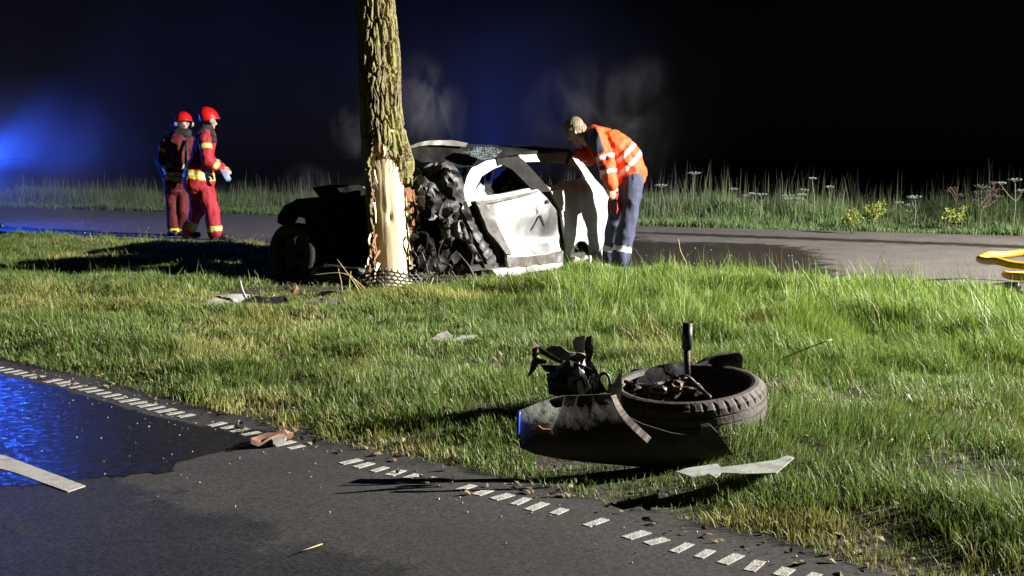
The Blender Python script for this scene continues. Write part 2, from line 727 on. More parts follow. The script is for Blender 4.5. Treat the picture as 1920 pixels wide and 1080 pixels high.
# ================================================================== grass
m_grass = bpy.data.materials.new('grass_blade')
m_grass.use_nodes = True
N, L = m_grass.node_tree.nodes, m_grass.node_tree.links
b = N['Principled BSDF']
b.inputs['Roughness'].default_value = 0.5
b.inputs['Specular IOR Level'].default_value = 0.35
at = N.new('ShaderNodeAttribute')
at.attribute_name = 'Col'
L.new(at.outputs['Color'], b.inputs['Base Color'])
tr = N.new('ShaderNodeBsdfTranslucent')
L.new(at.outputs['Color'], tr.inputs[0])
mxs = N.new('ShaderNodeMixShader')
mxs.inputs[0].default_value = 0.3
L.new(b.outputs[0], mxs.inputs[1])
L.new(tr.outputs[0], mxs.inputs[2])
L.new(mxs.outputs[0], N['Material Output'].inputs['Surface'])


def blades(name, x, y, z, h, w, lean, colr, seed, az=None):
    """one mesh of many bent tapering blades"""
    rg = np.random.default_rng(seed)
    n = len(x)
    fa = rg.uniform(0, 2 * math.pi, n)
    la = rg.uniform(0, 2 * math.pi, n) if az is None else az
    wx, wy = np.cos(fa) * w / 2, np.sin(fa) * w / 2
    lx, ly = np.cos(la) * lean * h, np.sin(la) * lean * h
    hz = h * np.sqrt(np.clip(1 - lean ** 2 * 0.8, 0.1, 1))
    mid = rg.uniform(0.45, 0.6, n)
    co = np.empty((n, 5, 3))
    co[:, 0] = np.stack([x - wx, y - wy, z], 1)
    co[:, 1] = np.stack([x + wx, y + wy, z], 1)
    co[:, 2] = np.stack([x + lx * .33 + wx * .8, y + ly * .33 + wy * .8, z + hz * mid * 1.12], 1)
    co[:, 3] = np.stack([x + lx * .33 - wx * .8, y + ly * .33 - wy * .8, z + hz * mid * 1.12], 1)
    co[:, 4] = np.stack([x + lx, y + ly, z + hz], 1)
    me = bpy.data.meshes.new(name)
    me.vertices.add(n * 5)
    me.vertices.foreach_set('co', co.ravel())
    base = np.arange(n) * 5
    loops = np.stack([base, base + 1, base + 2, base + 3, base + 3, base + 2, base + 4], 1).ravel()
    me.loops.add(n * 7)
    me.loops.foreach_set('vertex_index', loops.astype(np.int32))
    me.polygons.add(n * 2)
    st = np.stack([np.arange(n) * 7, np.arange(n) * 7 + 4], 1).ravel()
    me.polygons.foreach_set('loop_start', st.astype(np.int32))
    me.update(calc_edges=True)
    ca = me.color_attributes.new('Col', 'FLOAT_COLOR', 'POINT')
    cc = np.ones((n, 5, 4), np.float32)
    cc[:, :, :3] = colr[:, None, :]
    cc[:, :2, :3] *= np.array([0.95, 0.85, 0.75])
    ca.data.foreach_set('color', cc.ravel())
    me.validate()
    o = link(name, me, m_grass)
    return o


C_GREEN = np.array([0.140, 0.215, 0.045])
C_LUSH = np.array([0.190, 0.300, 0.035])
C_DARK = np.array([0.060, 0.110, 0.022])
C_YEL = np.array([0.320, 0.310, 0.070])
C_STRAW = np.array([0.400, 0.340, 0.180])


def lerp(a, b, t):
    return a + (b - a) * t[:, None]


CARC = np.array([-1.0, 10.8])


def verge_grass(n_try, seed):
    rg = np.random.default_rng(seed)
    x = rg.uniform(-7.2, 6.8, n_try)
    u = rg.uniform(0, 1, n_try)
    y = y_near(x) + u * (y_back(x) - y_near(x))
    depth = np.maximum(y, 2.0)
    keep = (np.abs(x) < 0.47 * y + 1.2)
    dens = np.clip(1.25 - (depth - 4) * 0.075, 0.38, 1.0)
    e1 = (y - y_near(x)) * 0.75
    e2 = (y_back(x) - y) * 0.83
    p = np.stack([x, y, 0 * x], 1)
    clump = fbm(p * 2.6, 3, 21)
    fine = vnoise(p * 9, 22)
    dens *= smooth(-0.10, 0.16, e1 + 0.10 * fine) * smooth(-0.05, 0.35, e2 + 0.18 * fine + 0.1 * clump)
    dens *= 0.55 + 0.45 * smooth(-0.6, 0.3, clump + 0.5 * fine)
    # scorched, churned ground round the wreck
    rel = (np.stack([x, y], 1) - CARC)
    ax = rel @ np.array([0.61, 0.79])
    ay = rel @ np.array([0.79, -0.61])
    burn = smooth(1.0, 0.6, np.sqrt((ax / 2.3) ** 2 + (ay / 1.6) ** 2) + 0.12 * clump)
    dens *= 1 - 0.93 * burn
    dens *= (np.hypot(x - 0.72, y - 4.70) > 0.33) & ~((x > 0.1) & (x < 0.82) & (y > 4.14) & (y < 4.5))
    keep &= rg.uniform(0, 1, n_try) < dens
    x, y, clump, fine, e1, e2, p, burn = [q[keep] for q in (x, y, clump, fine, e1, e2, p, burn)]
    n = len(x)
    ridge = smooth(-0.6, 0.6, x + 0.25 * (y - 9)) * smooth(6.0, 7.6, y + 0.25 * x) * smooth(0.0, 1.0, e2 + 0.3)
    tuft = np.exp(-(((x + 0.65) / 0.65) ** 2 + ((y - 8.85) / 0.28) ** 2))
    bigc = fbm(p * 0.9, 2, 61)
    near_debris = np.exp(-(((x - 0.5) / 0.7) ** 2 + ((y - 4.08) / 0.35) ** 2))
    h = (0.062 + 0.032 * clump + 0.016 * fine) * (0.6 + 0.4 * smooth(0, 0.5, e1)) * (1 - 0.6 * near_debris) + 0.075 * ridge * (1 + 0.8 * clump) * smooth(0.1, 1.3, e2) + 0.05 * tuft
    h *= 1 - 0.75 * np.exp(-(((x - 0.35) / 1.2) ** 2 + ((y - 10.4) / 0.8) ** 2)) - 0.7 * np.exp(-(((x + 1.9) / 0.8) ** 2 + ((y - 8.75) / 0.4) ** 2))
    h = np.clip(h, 0.028, 0.4) * rg.uniform(0.55, 1.35, n) * (1 - 0.5 * burn)
    long_ = rg.uniform(0, 1, n) < 0.02 + 0.02 * ridge
    h = np.where(long_, h * 1.9, h)
    w = (0.0032 + 0.00038 * np.maximum(y - 4, 0)) * rg.uniform(0.7, 1.4, n)
    lean = np.clip(rg.normal(0.42, 0.22, n) + 0.25 * tuft, 0.03, 0.96)
    # blades lie over in patches
    az = 2.6 + 2.6 * fbm(p * 1.7, 2, 33) + rg.normal(0, 0.9, n)
    dry = smooth(0.1, 1.2, fbm(p * 1.2, 3, 44) + 0.25 * fine - 0.35 * ridge + 0.5 * smooth(0.45, 0, e1) + 0.55 * tuft)
    c = lerp(np.tile(C_GREEN, (n, 1)), np.tile(C_LUSH, (n, 1)), ridge * rg.uniform(0.4, 1, n))
    c = lerp(c, np.tile(C_DARK, (n, 1)), rg.uniform(0, 1, n) ** 2 * 0.8)
    c = lerp(c, np.tile(C_YEL, (n, 1)), np.clip(dry * rg.uniform(0.0, 1.0, n) + 1.1 * tuft * rg.uniform(0.3, 1, n), 0, 0.95))
    st = (rg.uniform(0, 1, n) < 0.08 + 0.30 * dry)
    c = np.where(st[:, None], lerp(c, np.tile(C_STRAW, (n, 1)), rg.uniform(0.4, 1, n)), c)
    c *= rg.uniform(0.85, 1.35, n)[:, None]
    return blades('verge_grass', x, y, verge_h(x, y) - 0.004, h, w, lean, c, seed + 1, az)


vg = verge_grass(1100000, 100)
tag(vg, 'rough green and straw coloured grass covering the verge between both roads', 'grass', kind='stuff')


def far_grass(n_try, seed):
    rg = np.random.default_rng(seed)
    x = rg.uniform(-17, 13, n_try)
    v = rg.uniform(0, 1, n_try) ** 1.2 * 4.2
    y = y_far(x) + v
    p = np.stack([x, y, 0 * x], 1)
    cl = fbm(p * 1.3, 3, 71)
    keep = (np.abs(x) < 0.47 * y + 1.0) & (rg.uniform(0, 1, n_try) < smooth(-0.02, 0.25, v + 0.12 * cl))
    x, y, v, p, cl = [q[keep] for q in (x, y, v, p, cl)]
    n = len(x)
    tall = smooth(0.5, 1.9, v)
    h = (0.13 + 0.06 * cl) + tall * (0.25 + 0.14 * cl) * (0.75 + 0.25 * smooth(-2, 2, x))
    stem = rg.uniform(0, 1, n) < 0.05 * tall
    h = np.clip(np.where(stem, h * rg.uniform(1.3, 2.1, n), h * rg.uniform(0.6, 1.2, n)), 0.04, 1.2)
    w = np.where(stem, 0.008, 0.0115) * rg.uniform(0.7, 1.3, n)
    lean = np.where(stem, np.abs(rg.normal(0.08, 0.08, n)), np.clip(rg.normal(0.3, 0.2, n), 0.02, 0.9))
    c = lerp(np.tile(np.array([0.085, 0.175, 0.05]), (n, 1)), np.tile(np.array([0.15, 0.21, 0.08]), (n, 1)), rg.uniform(0, 1, n))
    c = np.where(stem[:, None] | (rg.uniform(0, 1, n) < 0.12 + 0.1 * tall)[:, None], lerp(c, np.tile(np.array([0.15, 0.14, 0.09]), (n, 1)), rg.uniform(0.3, 1, n)), c)
    return blades('roadside_grass', x, y, 0 * x - 0.02, h, w, np.clip(lean, 0.02, .95), c, seed + 1)


fg = far_grass(165000, 200)
tag(fg, 'tall dim green roadside grass along the far side of the back road', 'grass', kind='stuff')
xs = np.linspace(-24, 14, 40)
shoulder = sheet('far_verge', [(x, float(y_far(x)) - 0.05) for x in xs] + [(x, float(y_far(x)) + 7) for x in xs[::-1]],
                 lambda x, y: 0 * x - 0.015, m_field, 0.8, 9)

# ================================================================== the tree
TREE_D = 10.42
tree_base = P(737, 530, TREE_D)
tree = empty('roadside_tree', (tree_base.x, TREE_D, 0), 'tall rough barked roadside tree with its lower bark stripped to pale wood', 'tree')
m_bark = pm('bark', (0.20, 0.165, 0.085), (0.115, 0.085, 0.055), 16, 0.9, bump=0.9, bscale=60, c3=(0.235, 0.225, 0.075), s3=7,
            lo3=0.42, hi3=0.62, stretch=(1, 1, 0.35))
m_wood = pm('bare_wood', (0.82, 0.70, 0.48), (0.77, 0.63, 0.41), 9, 0.6, bump=0.15, bscale=30, c3=(0.52, 0.27, 0.09), s3=4, lo3=0.56, hi3=0.78,
            stretch=(1, 1, 0.12))
m_inner = pm('inner_bark', (0.28, 0.115, 0.035), (0.15, 0.062, 0.028), 14, 0.65, bump=0.5, stretch=(1, 1, 0.2))
AXPX = [(-1200, 690), (0, 703), (100, 711), (200, 712), (300, 722), (420, 731), (540, 737)]
RADPX = [(-1200, 28), (0, 33), (100, 36), (200, 37), (300, 41), (420, 41), (520, 43), (560, 52)]


def z_of(py):
    return P(735, py, TREE_D).z


zk = np.array([z_of(q) for q, _ in AXPX])[::-1]
xk = np.array([P(q, r, TREE_D).x - tree_base.x for r, q in AXPX])[::-1]
zr = np.array([z_of(q) for q, _ in RADPX])[::-1]
rk = np.array([r / FPX * TREE_D for _, r in RADPX])[::-1]


def t_axis(z):
    return np.interp(z, zk, xk)


def t_rad(z):
    return np.interp(z, zr, rk)


NT, NZ = 200, 560
th = np.linspace(-math.pi, math.pi, NT, endpoint=False)
zz = np.concatenate([np.linspace(-0.12, 2.9, 470), np.linspace(2.9, 6.4, 91)[1:]])
TH, ZZ = np.meshgrid(th, zz)
t_, z_ = TH.ravel(), ZZ.ravel()
rad = t_rad(z_)
rad = rad * (1 + 0.05 * np.sin(2 * t_ + 1.3 + z_) + 0.03 * np.sin(3 * t_ + 2 * z_))
rad = rad + 0.05 * np.exp(-(((z_ - 1.1) / 0.22) ** 2)) * smooth(0.6, 1.5, t_)
q3 = np.stack([np.cos(t_) * rad, np.sin(t_) * rad, z_], 1)
wp = q3.copy()
wp[:, :2] += 0.018 * np.stack([vnoise(q3 * 9, 1), vnoise(q3 * 9, 2)], 1)
wp[:, 2] += 0.12 * vnoise(q3 * 5, 3)
f1, f2 = worley(wp * np.array([25, 25, 3.6]), 5)
plate = smooth(0.02, 0.22, f2 - f1)
g1, g2 = worley(wp * np.array([50, 50, 9.0]), 15)
rb = rad - 0.026 + 0.032 * plate + 0.007 * smooth(0.0, 0.3, g2 - g1) + 0.005 * fbm(q3 * np.array([30, 30, 9.0]), 3, 8)
# where the bark is gone
deg = np.degrees(t_)
zl = [z_of(v) for v in (560, 515, 450, 400, 320, 285, 262)]
left = np.interp(z_, zl, [-66, -54, -48, -46, -34, -28, -20])
zr_ = [z_of(v) for v in (560, 352, 342, 320, 300, 280, 262)]
right = np.interp(z_, zr_, [120, 112, 66, 46, 28, 14, 2])
rag = 9 * fbm(np.stack([np.cos(t_) * 5, np.sin(t_) * 5, z_ * 7], 1), 3, 19)
bare = (deg + rag > left) & (deg + rag * 1.2 < right) & (z_ < z_of(258))
ax = t_axis(z_)
VB = np.stack([ax + np.sin(t_) * rb, -np.cos(t_) * rb, z_], 1)
idx = np.arange(len(zz) * NT).reshape(len(zz), NT)
F = []
for i in range(len(zz) - 1):
    a, b_ = idx[i], idx[i + 1]
    for j in range(NT):
        k = (j + 1) % NT
        q = (a[j], a[k], b_[k], b_[j])
        if not (bare[q[0]] and bare[q[1]] and bare[q[2]] and bare[q[3]]):
            F.append(tuple(int(v) for v in q))
nr = np.stack([np.sin(t_), -np.cos(t_), 0 * t_], 1)
thick('trunk', VB, F, nr, 0.028, m_bark, tree, True)
NW = 64
zw = np.linspace(-0.12, 1.6, 90)
tw = np.linspace(-math.pi, math.pi, NW, endpoint=False)
TW, ZW = np.meshgrid(tw, zw)
tw_, zw_ = TW.ravel(), ZW.ravel()
cw = np.stack([np.cos(tw_) * 6, np.sin(tw_) * 6, zw_ * 1.2], 1)
rw = t_rad(zw_) - 0.034 + 0.007 * fbm(cw, 4, 3) + 0.002 * vnoise(cw * 6, 4) - 0.02 * np.exp(-((zw_ - 0.62) / 0.05) ** 2) * np.exp(-((tw_ - 0.15) / 0.12) ** 2)
VW = np.stack([t_axis(zw_) + np.sin(tw_) * rw, -np.cos(tw_) * rw, zw_], 1)
iw = np.arange(len(zw) * NW).reshape(len(zw), NW)
FW = [(int(iw[i, j]), int(iw[i, (j + 1) % NW]), int(iw[i + 1, (j + 1) % NW]), int(iw[i + 1, j])) for i in range(len(zw) - 1) for j in range(NW)]
o = mesh('bare_wood', VW, FW, m_wood, tree, True)
o['label'] = 'pale bare wood where the bark was knocked off'


def tl(px, py, d):
    return P(px, py, d) - Vector((tree_base.x, TREE_D, 0))


def splinter(name, pts, w0, w1, mat, parent, n=7, seed=0, jit=0.25):
    """a torn flat strip with thickness"""
    rg = random.Random(seed)
    sp = spline(pts, n)
    bm = bmesh.new()
    rings = []
    for i, p in enumerate(sp):
        t = i / (len(sp) - 1)
        w = (w0 + (w1 - w0) * t) * (1 + rg.uniform(-jit, jit))
        tg = (sp[min(i + 1, len(sp) - 1)] - sp[max(i - 1, 0)]).normalized()
        side = tg.cross(Vector((0.25, -1, 0.1))).normalized()
        nn = side.cross(tg).normalized()
        e = nn * (0.007 + rg.uniform(0, 0.004))
        rings.append([bm.verts.new(p + side * w + e), bm.verts.new(p - side * w * 0.9 + e * 0.4), bm.verts.new(p - side * w - e), bm.verts.new(p + side * w * 0.9 - e)])
    for a, b2 in zip(rings, rings[1:]):
        for k in range(4):
            bm.faces.new((a[k], a[(k + 1) % 4], b2[(k + 1) % 4], b2[k]))
    bm.faces.new(rings[0])
    bm.faces.new(rings[-1][::-1])
    return bm_obj(name, bm, mat, parent)


splinter('bark_strip', [tl(764, 352, 10.38), tl(771, 385, 10.36), tl(775, 420, 10.36), tl(778, 452, 10.38)], 0.030, 0.008, m_inner, tree, seed=1)
splinter('bark_strip', [tl(774, 356, 10.42), tl(781, 380, 10.40), tl(785, 398, 10.4), tl(787, 418, 10.42)], 0.020, 0.005, m_inner, tree, seed=2)
for k, (a, c, e) in enumerate([((697, 436), (692, 452), (699, 470)), ((702, 452), (695, 470), (701, 497)), ((699, 470), (690, 490), (694, 512)),
                               ((706, 440), (700, 458), (706, 480)), ((694, 480), (686, 500), (688, 520)), ((712, 470), (703, 488), (705, 512))]):
    splinter('bark_strip', [tl(*a, 10.2), tl(*c, 10.14), tl(*e, 10.17)], 0.010, 0.004, m_inner if k % 2 else m_wood, tree, seed=10 + k)
rs = random.Random(77)
for k in range(26):   # torn fibres round the edge of the wound
    if k < 12:
        yy = 290 + k * 19 + rs.uniform(-6, 6)
        xx = np.interp(yy, [270, 320, 400, 450, 515], [711, 702, 698, 700, 694]) + rs.uniform(-2, 3)
        pts = [tl(xx, yy, 10.21), tl(xx + rs.uniform(-3, 3), yy + 14, 10.18), tl(xx + rs.uniform(-2, 6), yy + rs.uniform(24, 44), 10.185)]
    elif k < 20:
        t = (k - 12) / 8
        xx, yy = 714 + 46 * t + rs.uniform(-2, 2), 270 + 76 * t
        pts = [tl(xx, yy - 4, 10.2), tl(xx + rs.uniform(-2, 3), yy + 9, 10.17), tl(xx + rs.uniform(-4, 4), yy + rs.uniform(14, 26), 10.2)]
    else:
        xx, yy = rs.uniform(690, 712), rs.uniform(470, 500)
        pts = [tl(xx, yy, 10.17), tl(xx - rs.uniform(0, 6), yy + 18, 10.12), tl(xx - rs.uniform(0, 10), yy + 34, 10.13)]
    splinter('torn_fibre', pts, rs.uniform(0.006, 0.014), 0.002, (m_inner, m_wood, m_bark, m_inner)[k % 4], tree, seed=100 + k)
# limbs and crown above the picture
bm = bmesh.new()
tips = []
rg = random.Random(4)
top = Vector((float(t_axis(6.2)), 0, 6.2))
for k in range(7):
    a = k * 0.9 + rg.uniform(-.3, .3)
    st = Vector((float(t_axis(4.6 + k * 0.25)), 0, 4.6 + k * 0.25))
    e = st + Vector((math.cos(a) * 2.0, math.sin(a) * 2.0, rg.uniform(1.0, 2.2)))
    m_ = st.lerp(e, 0.5) + Vector((0, 0, 0.25))
    add_tube(bm, spline([st, m_, e], 5), [0.09 - 0.007 * q for q in range(11)], 7)
    tips += [m_, e, st.lerp(e, .8)]
bm_obj('limb', bm, m_bark, tree, True)
m_leaf = pm('leaf', (0.05, 0.10, 0.02), (0.08, 0.13, 0.03), 3, 0.5)
bm = bmesh.new()
for k in range(2600):
    c = tips[rg.randrange(len(tips))] + Vector((rg.gauss(0, .55), rg.gauss(0, .55), rg.gauss(0.2, .5)))
    M = Euler((rg.uniform(-1, 1), rg.uniform(-1, 1), rg.uniform(0, 6.28))).to_matrix()
    s = rg.uniform(0.04, 0.075)
    bm.faces.new([bm.verts.new(c + M @ Vector(v) * s) for v in ((-1, 0, 0), (0, -.55, .1), (1, 0, 0), (0, .55, .1))])
bm_obj('crown', bm, m_leaf, tree)

# ================================================================== the wrecked car
D0 = G(905, 523)
R0 = G(1140, 495)
Fw = (D0 - R0).normalized()
Lf = Vector((Fw.y * -1, Fw.x, 0)) * 1.0
if Lf.y > 0:
    Lf = -Lf
CARM = Matrix(((Fw.x, Lf.x, 0, D0.x), (Fw.y, Lf.y, 0, D0.y), (0, 0, 1, 0), (0, 0, 0, 1)))
CARI = CARM.inverted()
car = empty('wrecked_car', D0, 'burnt out white hatchback crushed round the tree trunk, its front end torn open', 'car')
car.matrix_world = CARM


def S(px, py, y=0.0):
    """car space point on the lengthwise plane y"""
    o_ = CARI @ Vector((0, 0, CAM_H))
    r = CARI.to_3x3() @ ray(px, py)
    return o_ + r * ((y - o_.y) / r.y)


def CP3(px, py, d):
    return CARI @ P(px, py, d)


m_paintw = pm('scorched_white_paint', (0.56, 0.57, 0.58), (0.36, 0.36, 0.365), 2.6, 0.40, metal=0.3, lo=0.45, hi=0.65, c3=(0.10, 0.09, 0.085), s3=1.7, lo3=0.60, hi3=0.78,
              bump=0.12, bscale=7, stretch=(1.5, 1.5, 0.8))
m_door = pm('scorched_door_paint', (0.40, 0.41, 0.42), (0.13, 0.13, 0.135), 1.9, 0.42, metal=0.4, lo=0.44, hi=0.66, c3=(0.10, 0.085, 0.08), s3=4.2, lo3=0.60, hi3=0.78,
            bump=0.25, bscale=5, stretch=(1.3, 1.3, 0.7))
m_paintg = pm('scorched_grey_metal', (0.15, 0.145, 0.14), (0.07, 0.066, 0.062), 5, 0.55, metal=0.35, c3=(0.09, 0.05, 0.035), s3=5, lo3=0.56, hi3=0.7, bump=0.15, bscale=25)
m_soot = pm('sooty_metal', (0.006, 0.0058, 0.0056), (0.016, 0.015, 0.0145), 8, 0.75, metal=0.0, bump=0.3, bscale=30, spec=0.2)
m_crush = pm('crushed_dark_metal', (0.020, 0.0195, 0.021), (0.075, 0.072, 0.074), 7, 0.55, metal=0.3, bump=0.25, bscale=16)
m_blackp = pm('melted_black_plastic', (0.012, 0.012, 0.013), (0.03, 0.03, 0.031), 9, 0.45, bump=0.25, bscale=30)
m_char = pm('charred_wreckage', (0.005, 0.0048, 0.0046), (0.011, 0.0105, 0.010), 14, 0.9, bump=0.5, bscale=40, spec=0.08)
m_burnt = pm('burnt_rubber', (0.010, 0.0095, 0.009), (0.018, 0.016, 0.015), 14, 0.8, bump=0.3)
m_tyre = pm('tyre_rubber', (0.055, 0.048, 0.044), (0.095, 0.078, 0.068), 8, 0.75, bump=0.2, bscale=60)
m_chrome = pm('bright_torn_metal', (0.55, 0.54, 0.53), (0.2, 0.19, 0.18), 18, 0.3, metal=0.8)
m_glass = pm('shattered_glass', (0.30, 0.36, 0.38), (0.10, 0.14, 0.16), 60, 0.25, spec=0.8, bump=0.6, bscale=90)
m_lining = pm('sooty_lining', (0.02, 0.019, 0.02), (0.04, 0.037, 0.035), 12, 0.8)

Z_BELT = 0.84


def tumble(z):
    return -0.42 * np.clip(z - Z_BELT, 0, 1)


def side_panel(name, px, mat, y0=0.0, holes=(), th=0.02, step=0.04, disp=None, seed=0, parent=None, smooth_=False):
    o2 = [S(*q, y0) for q in px]
    hs = [[(S(*q, y0).x, S(*q, y0).z) for q in h] for h in holes]
    V, F = cdt([(q.x, q.z) for q in o2], hs, step, 0.3, seed)
    y = y0 + tumble(V[:, 1])
    if disp is not None:
        y = y + disp(V[:, 0], V[:, 1])
    V3 = np.stack([V[:, 0], y, V[:, 1]], 1)
    F = [f[::-1] for f in F]
    return thick(name, V3, F, (0, 1, 0), th, mat, parent or car, smooth_)


def gauss(x, z, px, py, sx, sz, y=0.0):
    c = S(px, py, y)
    return np.exp(-(((x - c.x) / sx) ** 2 + ((z - c.z) / sz) ** 2))


# the near door, caved in
def door_disp(x, z):
    d = -0.15 * gauss(x, z, 1000, 450, 0.42, 0.20) + 0.05 * gauss(x, z, 985, 478, 0.5, 0.07) - 0.05 * gauss(x, z, 925, 420, 0.14, 0.16)
    d += folds(x, z, 0.06, 2.0, 3, 5) * (0.5 + 0.8 * gauss(x, z, 945, 440, 0.5, 0.3))
    return d + 0.010 * folds(x, z, 1.0, 7, 8, 3) * gauss(x, z, 930, 430, 0.4, 0.4) + 0.02 * np.sin(z * 5)


door = side_panel('door', [(893, 377), (930, 372), (970, 364), (1009, 355), (1027, 371), (1046, 395), (1052, 426), (1056, 456), (1061, 488), (1010, 495),
                           (954, 500), (951, 471), (936, 452), (920, 432), (905, 401)], m_door, 0.03, (), 0.035, 0.028, door_disp, 4)
door['label'] = 'caved in white front door'


def bar(name, p0, p1, w, h, mat, parent=None):
    p0, p1 = Vector(p0), Vector(p1)
    bm = bmesh.new()
    t = (p1 - p0).normalized()
    s = t.cross(Vector((0.1, 1, 0.2))).normalized()
    u = s.cross(t).normalized()
    vs = []
    for p in (p0, p0.lerp(p1, 0.5), p1):
        vs.append([bm.verts.new(p + s * a * w / 2 + u * c * h / 2) for a, c in ((-1, -1), (1, -1), (1, 1), (-1, 1))])
    for a, c in zip(vs, vs[1:]):
        for k in range(4):
            bm.faces.new((a[k], a[(k + 1) % 4], c[(k + 1) % 4], c[k]))
    bm.faces.new(vs[0][::-1])
    bm.faces.new(vs[-1])
    bmesh.ops.bevel(bm, geom=bm.edges[:], offset=min(w, h) * 0.18, segments=1, affect='EDGES')
    return bm_obj(name, bm, mat, parent or car)


side_panel('door_sill_strip', [(950, 484), (985, 482), (1030, 478), (1057, 470), (1062, 490), (1010, 497), (954, 502)], m_paintg, 0.065, (), 0.03, 0.03, lambda x, z: folds(x, z, 0.02, 4, 47, 3), 61, door)
side_panel('door_edge', [(892, 376), (907, 375), (923, 404), (941, 436), (962, 478), (950, 476), (935, 455), (918, 434), (903, 403)], m_paintg, 0.05, (), 0.02, 0.025, lambda x, z: folds(x, z, 0.03, 4, 48, 3), 62, door)
side_panel('door_belt_strip', [(894, 379), (930, 374), (970, 366), (1009, 357), (1012, 361), (970, 371), (930, 379), (900, 384)], m_paintg, 0.055, (), 0.015, 0.03, None, 63, door)
bar('door_handle', S(1012, 404, 0.035), S(1020, 424, 0.03), 0.026, 0.03, m_blackp, door)
bar('lock_hole', S(1024, 377, 0.04), S(1028, 380, 0.04), 0.03, 0.03, m_blackp, door)
tube('door_crease', [S(1003, 380, 0.05), S(1006, 390, 0.05), S(1009, 401, 0.05)], 0.005, m_paintg, door)


def quarter_disp(x, z):
    return 0.03 * np.sin(z * 3.2) + folds(x, z, 0.03, 2.2, 21, 4) * 0.7 - 0.03 * gauss(x, z, 1128, 425, 0.12, 0.12)


side_panel('rear_quarter_panel', [(1032, 359), (1061, 347), (1090, 340), (1119, 335), (1131, 356), (1142, 377), (1141, 410), (1137, 444), (1127, 466),
                                  (1108, 476), (1103, 462), (1094, 452), (1082, 452), (1071, 464), (1067, 489), (1060, 489), (1055, 440), (1048, 395)],
           m_paintw, 0.0, (), 0.03, 0.035, quarter_disp, 5)
# upper side frame with both window openings
win1 = [(885, 369), (893, 353), (912, 331), (936, 318), (957, 310), (974, 319), (986, 336), (998, 352), (940, 364)]
win2 = [(1000, 304), (1046, 302.5), (1082, 308), (1100, 321), (1104, 334), (1061, 343), (1030, 352), (1014, 328)]
side_panel('side_frame', [(858, 392), (863, 375), (872, 352), (884, 331), (897, 316), (911, 305), (936, 298), (960, 293.5), (985, 289), (1010, 285), (1050, 282.5),
                          (1085, 283.5), (1105, 298), (1114, 316), (1121, 336), (1061, 348), (1030, 358), (1009, 357), (940, 371), (893, 379), (872, 392)],
           m_paintw, 0.0, (win1, win2), 0.05, 0.03, lambda x, z: folds(x, z, 0.012, 4, 31, 3), 6)
side_panel('pillar', [(950, 297), (988, 287.5), (1000, 301), (1016, 328), (1033, 359), (1001, 360), (986, 337), (973, 318), (958, 308.5), (949, 311)], m_soot, 0.012,
           (), 0.075, 0.03, None, 7)
side_panel('sill', [(926, 506), (954, 501), (1010, 496), (1063, 490), (1067, 497), (1030, 512), (1000, 521), (935, 529)], m_paintw, 0.06, (), 0.14, 0.05,
           lambda x, z: folds(x, z, 0.03, 4, 41, 3), 8)
side_panel('rear_bumper_fragment', [(1106, 480), (1128, 470), (1137, 462), (1135, 482), (1126, 490), (1108, 494)], m_paintw, 0.03, (), 0.06, 0.04,
           lambda x, z: folds(x, z, 0.04, 5, 43, 3), 9)
side_panel('sill_fragment', [(1068, 492), (1080, 480), (1090, 486), (1100, 478), (1104, 484), (1090, 497), (1072, 500)], m_paintw, 0.05, (), 0.03, 0.03,
           lambda x, z: folds(x, z, 0.05, 7, 45, 3), 10)
# hinge pillar and torn strips in front of the door
side_panel('hinge_pillar', [(862, 378), (872, 374), (884, 398), (897, 428), (912, 455), (930, 480), (938, 505), (924, 508), (908, 480), (890, 445), (876, 415), (866, 396)],
           m_crush, -0.02, (), 0.10, 0.025, lambda x, z: folds(x, z, 0.04, 6, 51, 4), 11)
side_panel('torn_strip', [(884, 378), (897, 384), (912, 408), (926, 436), (944, 462), (950, 492), (940, 492), (930, 462), (914, 434), (900, 410)], m_paintg, -0.05, (), 0.03,
           0.03, lambda x, z: folds(x, z, 0.04, 3, 53, 3), 12)


# roof, burnt through
def rail(px, py):
    p = S(px, py, 0.0)
    p.y = 0.02 + float(tumble(p.z))
    return p


rl = [rail(*q) for q in ((948, 296), (985, 287), (1020, 282), (1055, 280), (1085, 281.5), (1098, 288))]
V3, F = [], []
nb = 9
for i, p in enumerate(rl):
    for j in range(nb):
        t = j / (nb - 1)
        V3.append((p.x + 0.03 * math.sin(7 * t + i), p.y - t * 1.28, p.z + 0.045 * math.sin(math.pi * t) + 0.012 * math.sin(9 * t + 2 * i)))
for i in range(len(rl) - 1):
    for j in range(nb - 1):
        a = i * nb + j
        F.append((a, a + 1, a + nb + 1))
        F.append((a, a + nb + 1, a + nb))
thick('roof', V3, F, (0, 0, 1), 0.03, m_soot, car)
# far side, tailgate, floor
FAR = -1.58


def far(px, py, y=FAR):
    p = S(px, py, 0)
    return Vector((p.x, y, p.z))


for pts in ([far(866, 378), far(905, 312, -1.45), far(948, 297, -1.3)], [far(1015, 358), far(990, 290, -1.3)], [far(1122, 338), far(1100, 292, -1.3)]):
    tube('pillar', pts, 0.035, m_soot, car)
tube('roof_rail', [far(948, 297, -1.3), far(1020, 285, -1.3), far(1100, 292, -1.3)], 0.035, m_soot, car)
xa, xb = S(880, 378).x, S(1136, 380).x
V, F = cdt([(xa, 0.1), (xa, 0.80), ((xa + xb) / 2, 0.84), (xb, 0.86), (xb - 0.03, 0.4), (xb, 0.1)], (), 0.12, .3, 3)
thick('body_side_panel', np.stack([V[:, 0], FAR + folds(V[:, 0], V[:, 1], 0.04, 2, 61, 3), V[:, 1]], 1), F, (0, 1, 0), 0.04, m_soot, car)
V, F = cdt([(0.03, 0.12), (0.03, 0.80), (-1.55, 0.80), (-1.58, 0.12)], (), 0.15, .3, 3)
xr = S(1140, 400).x
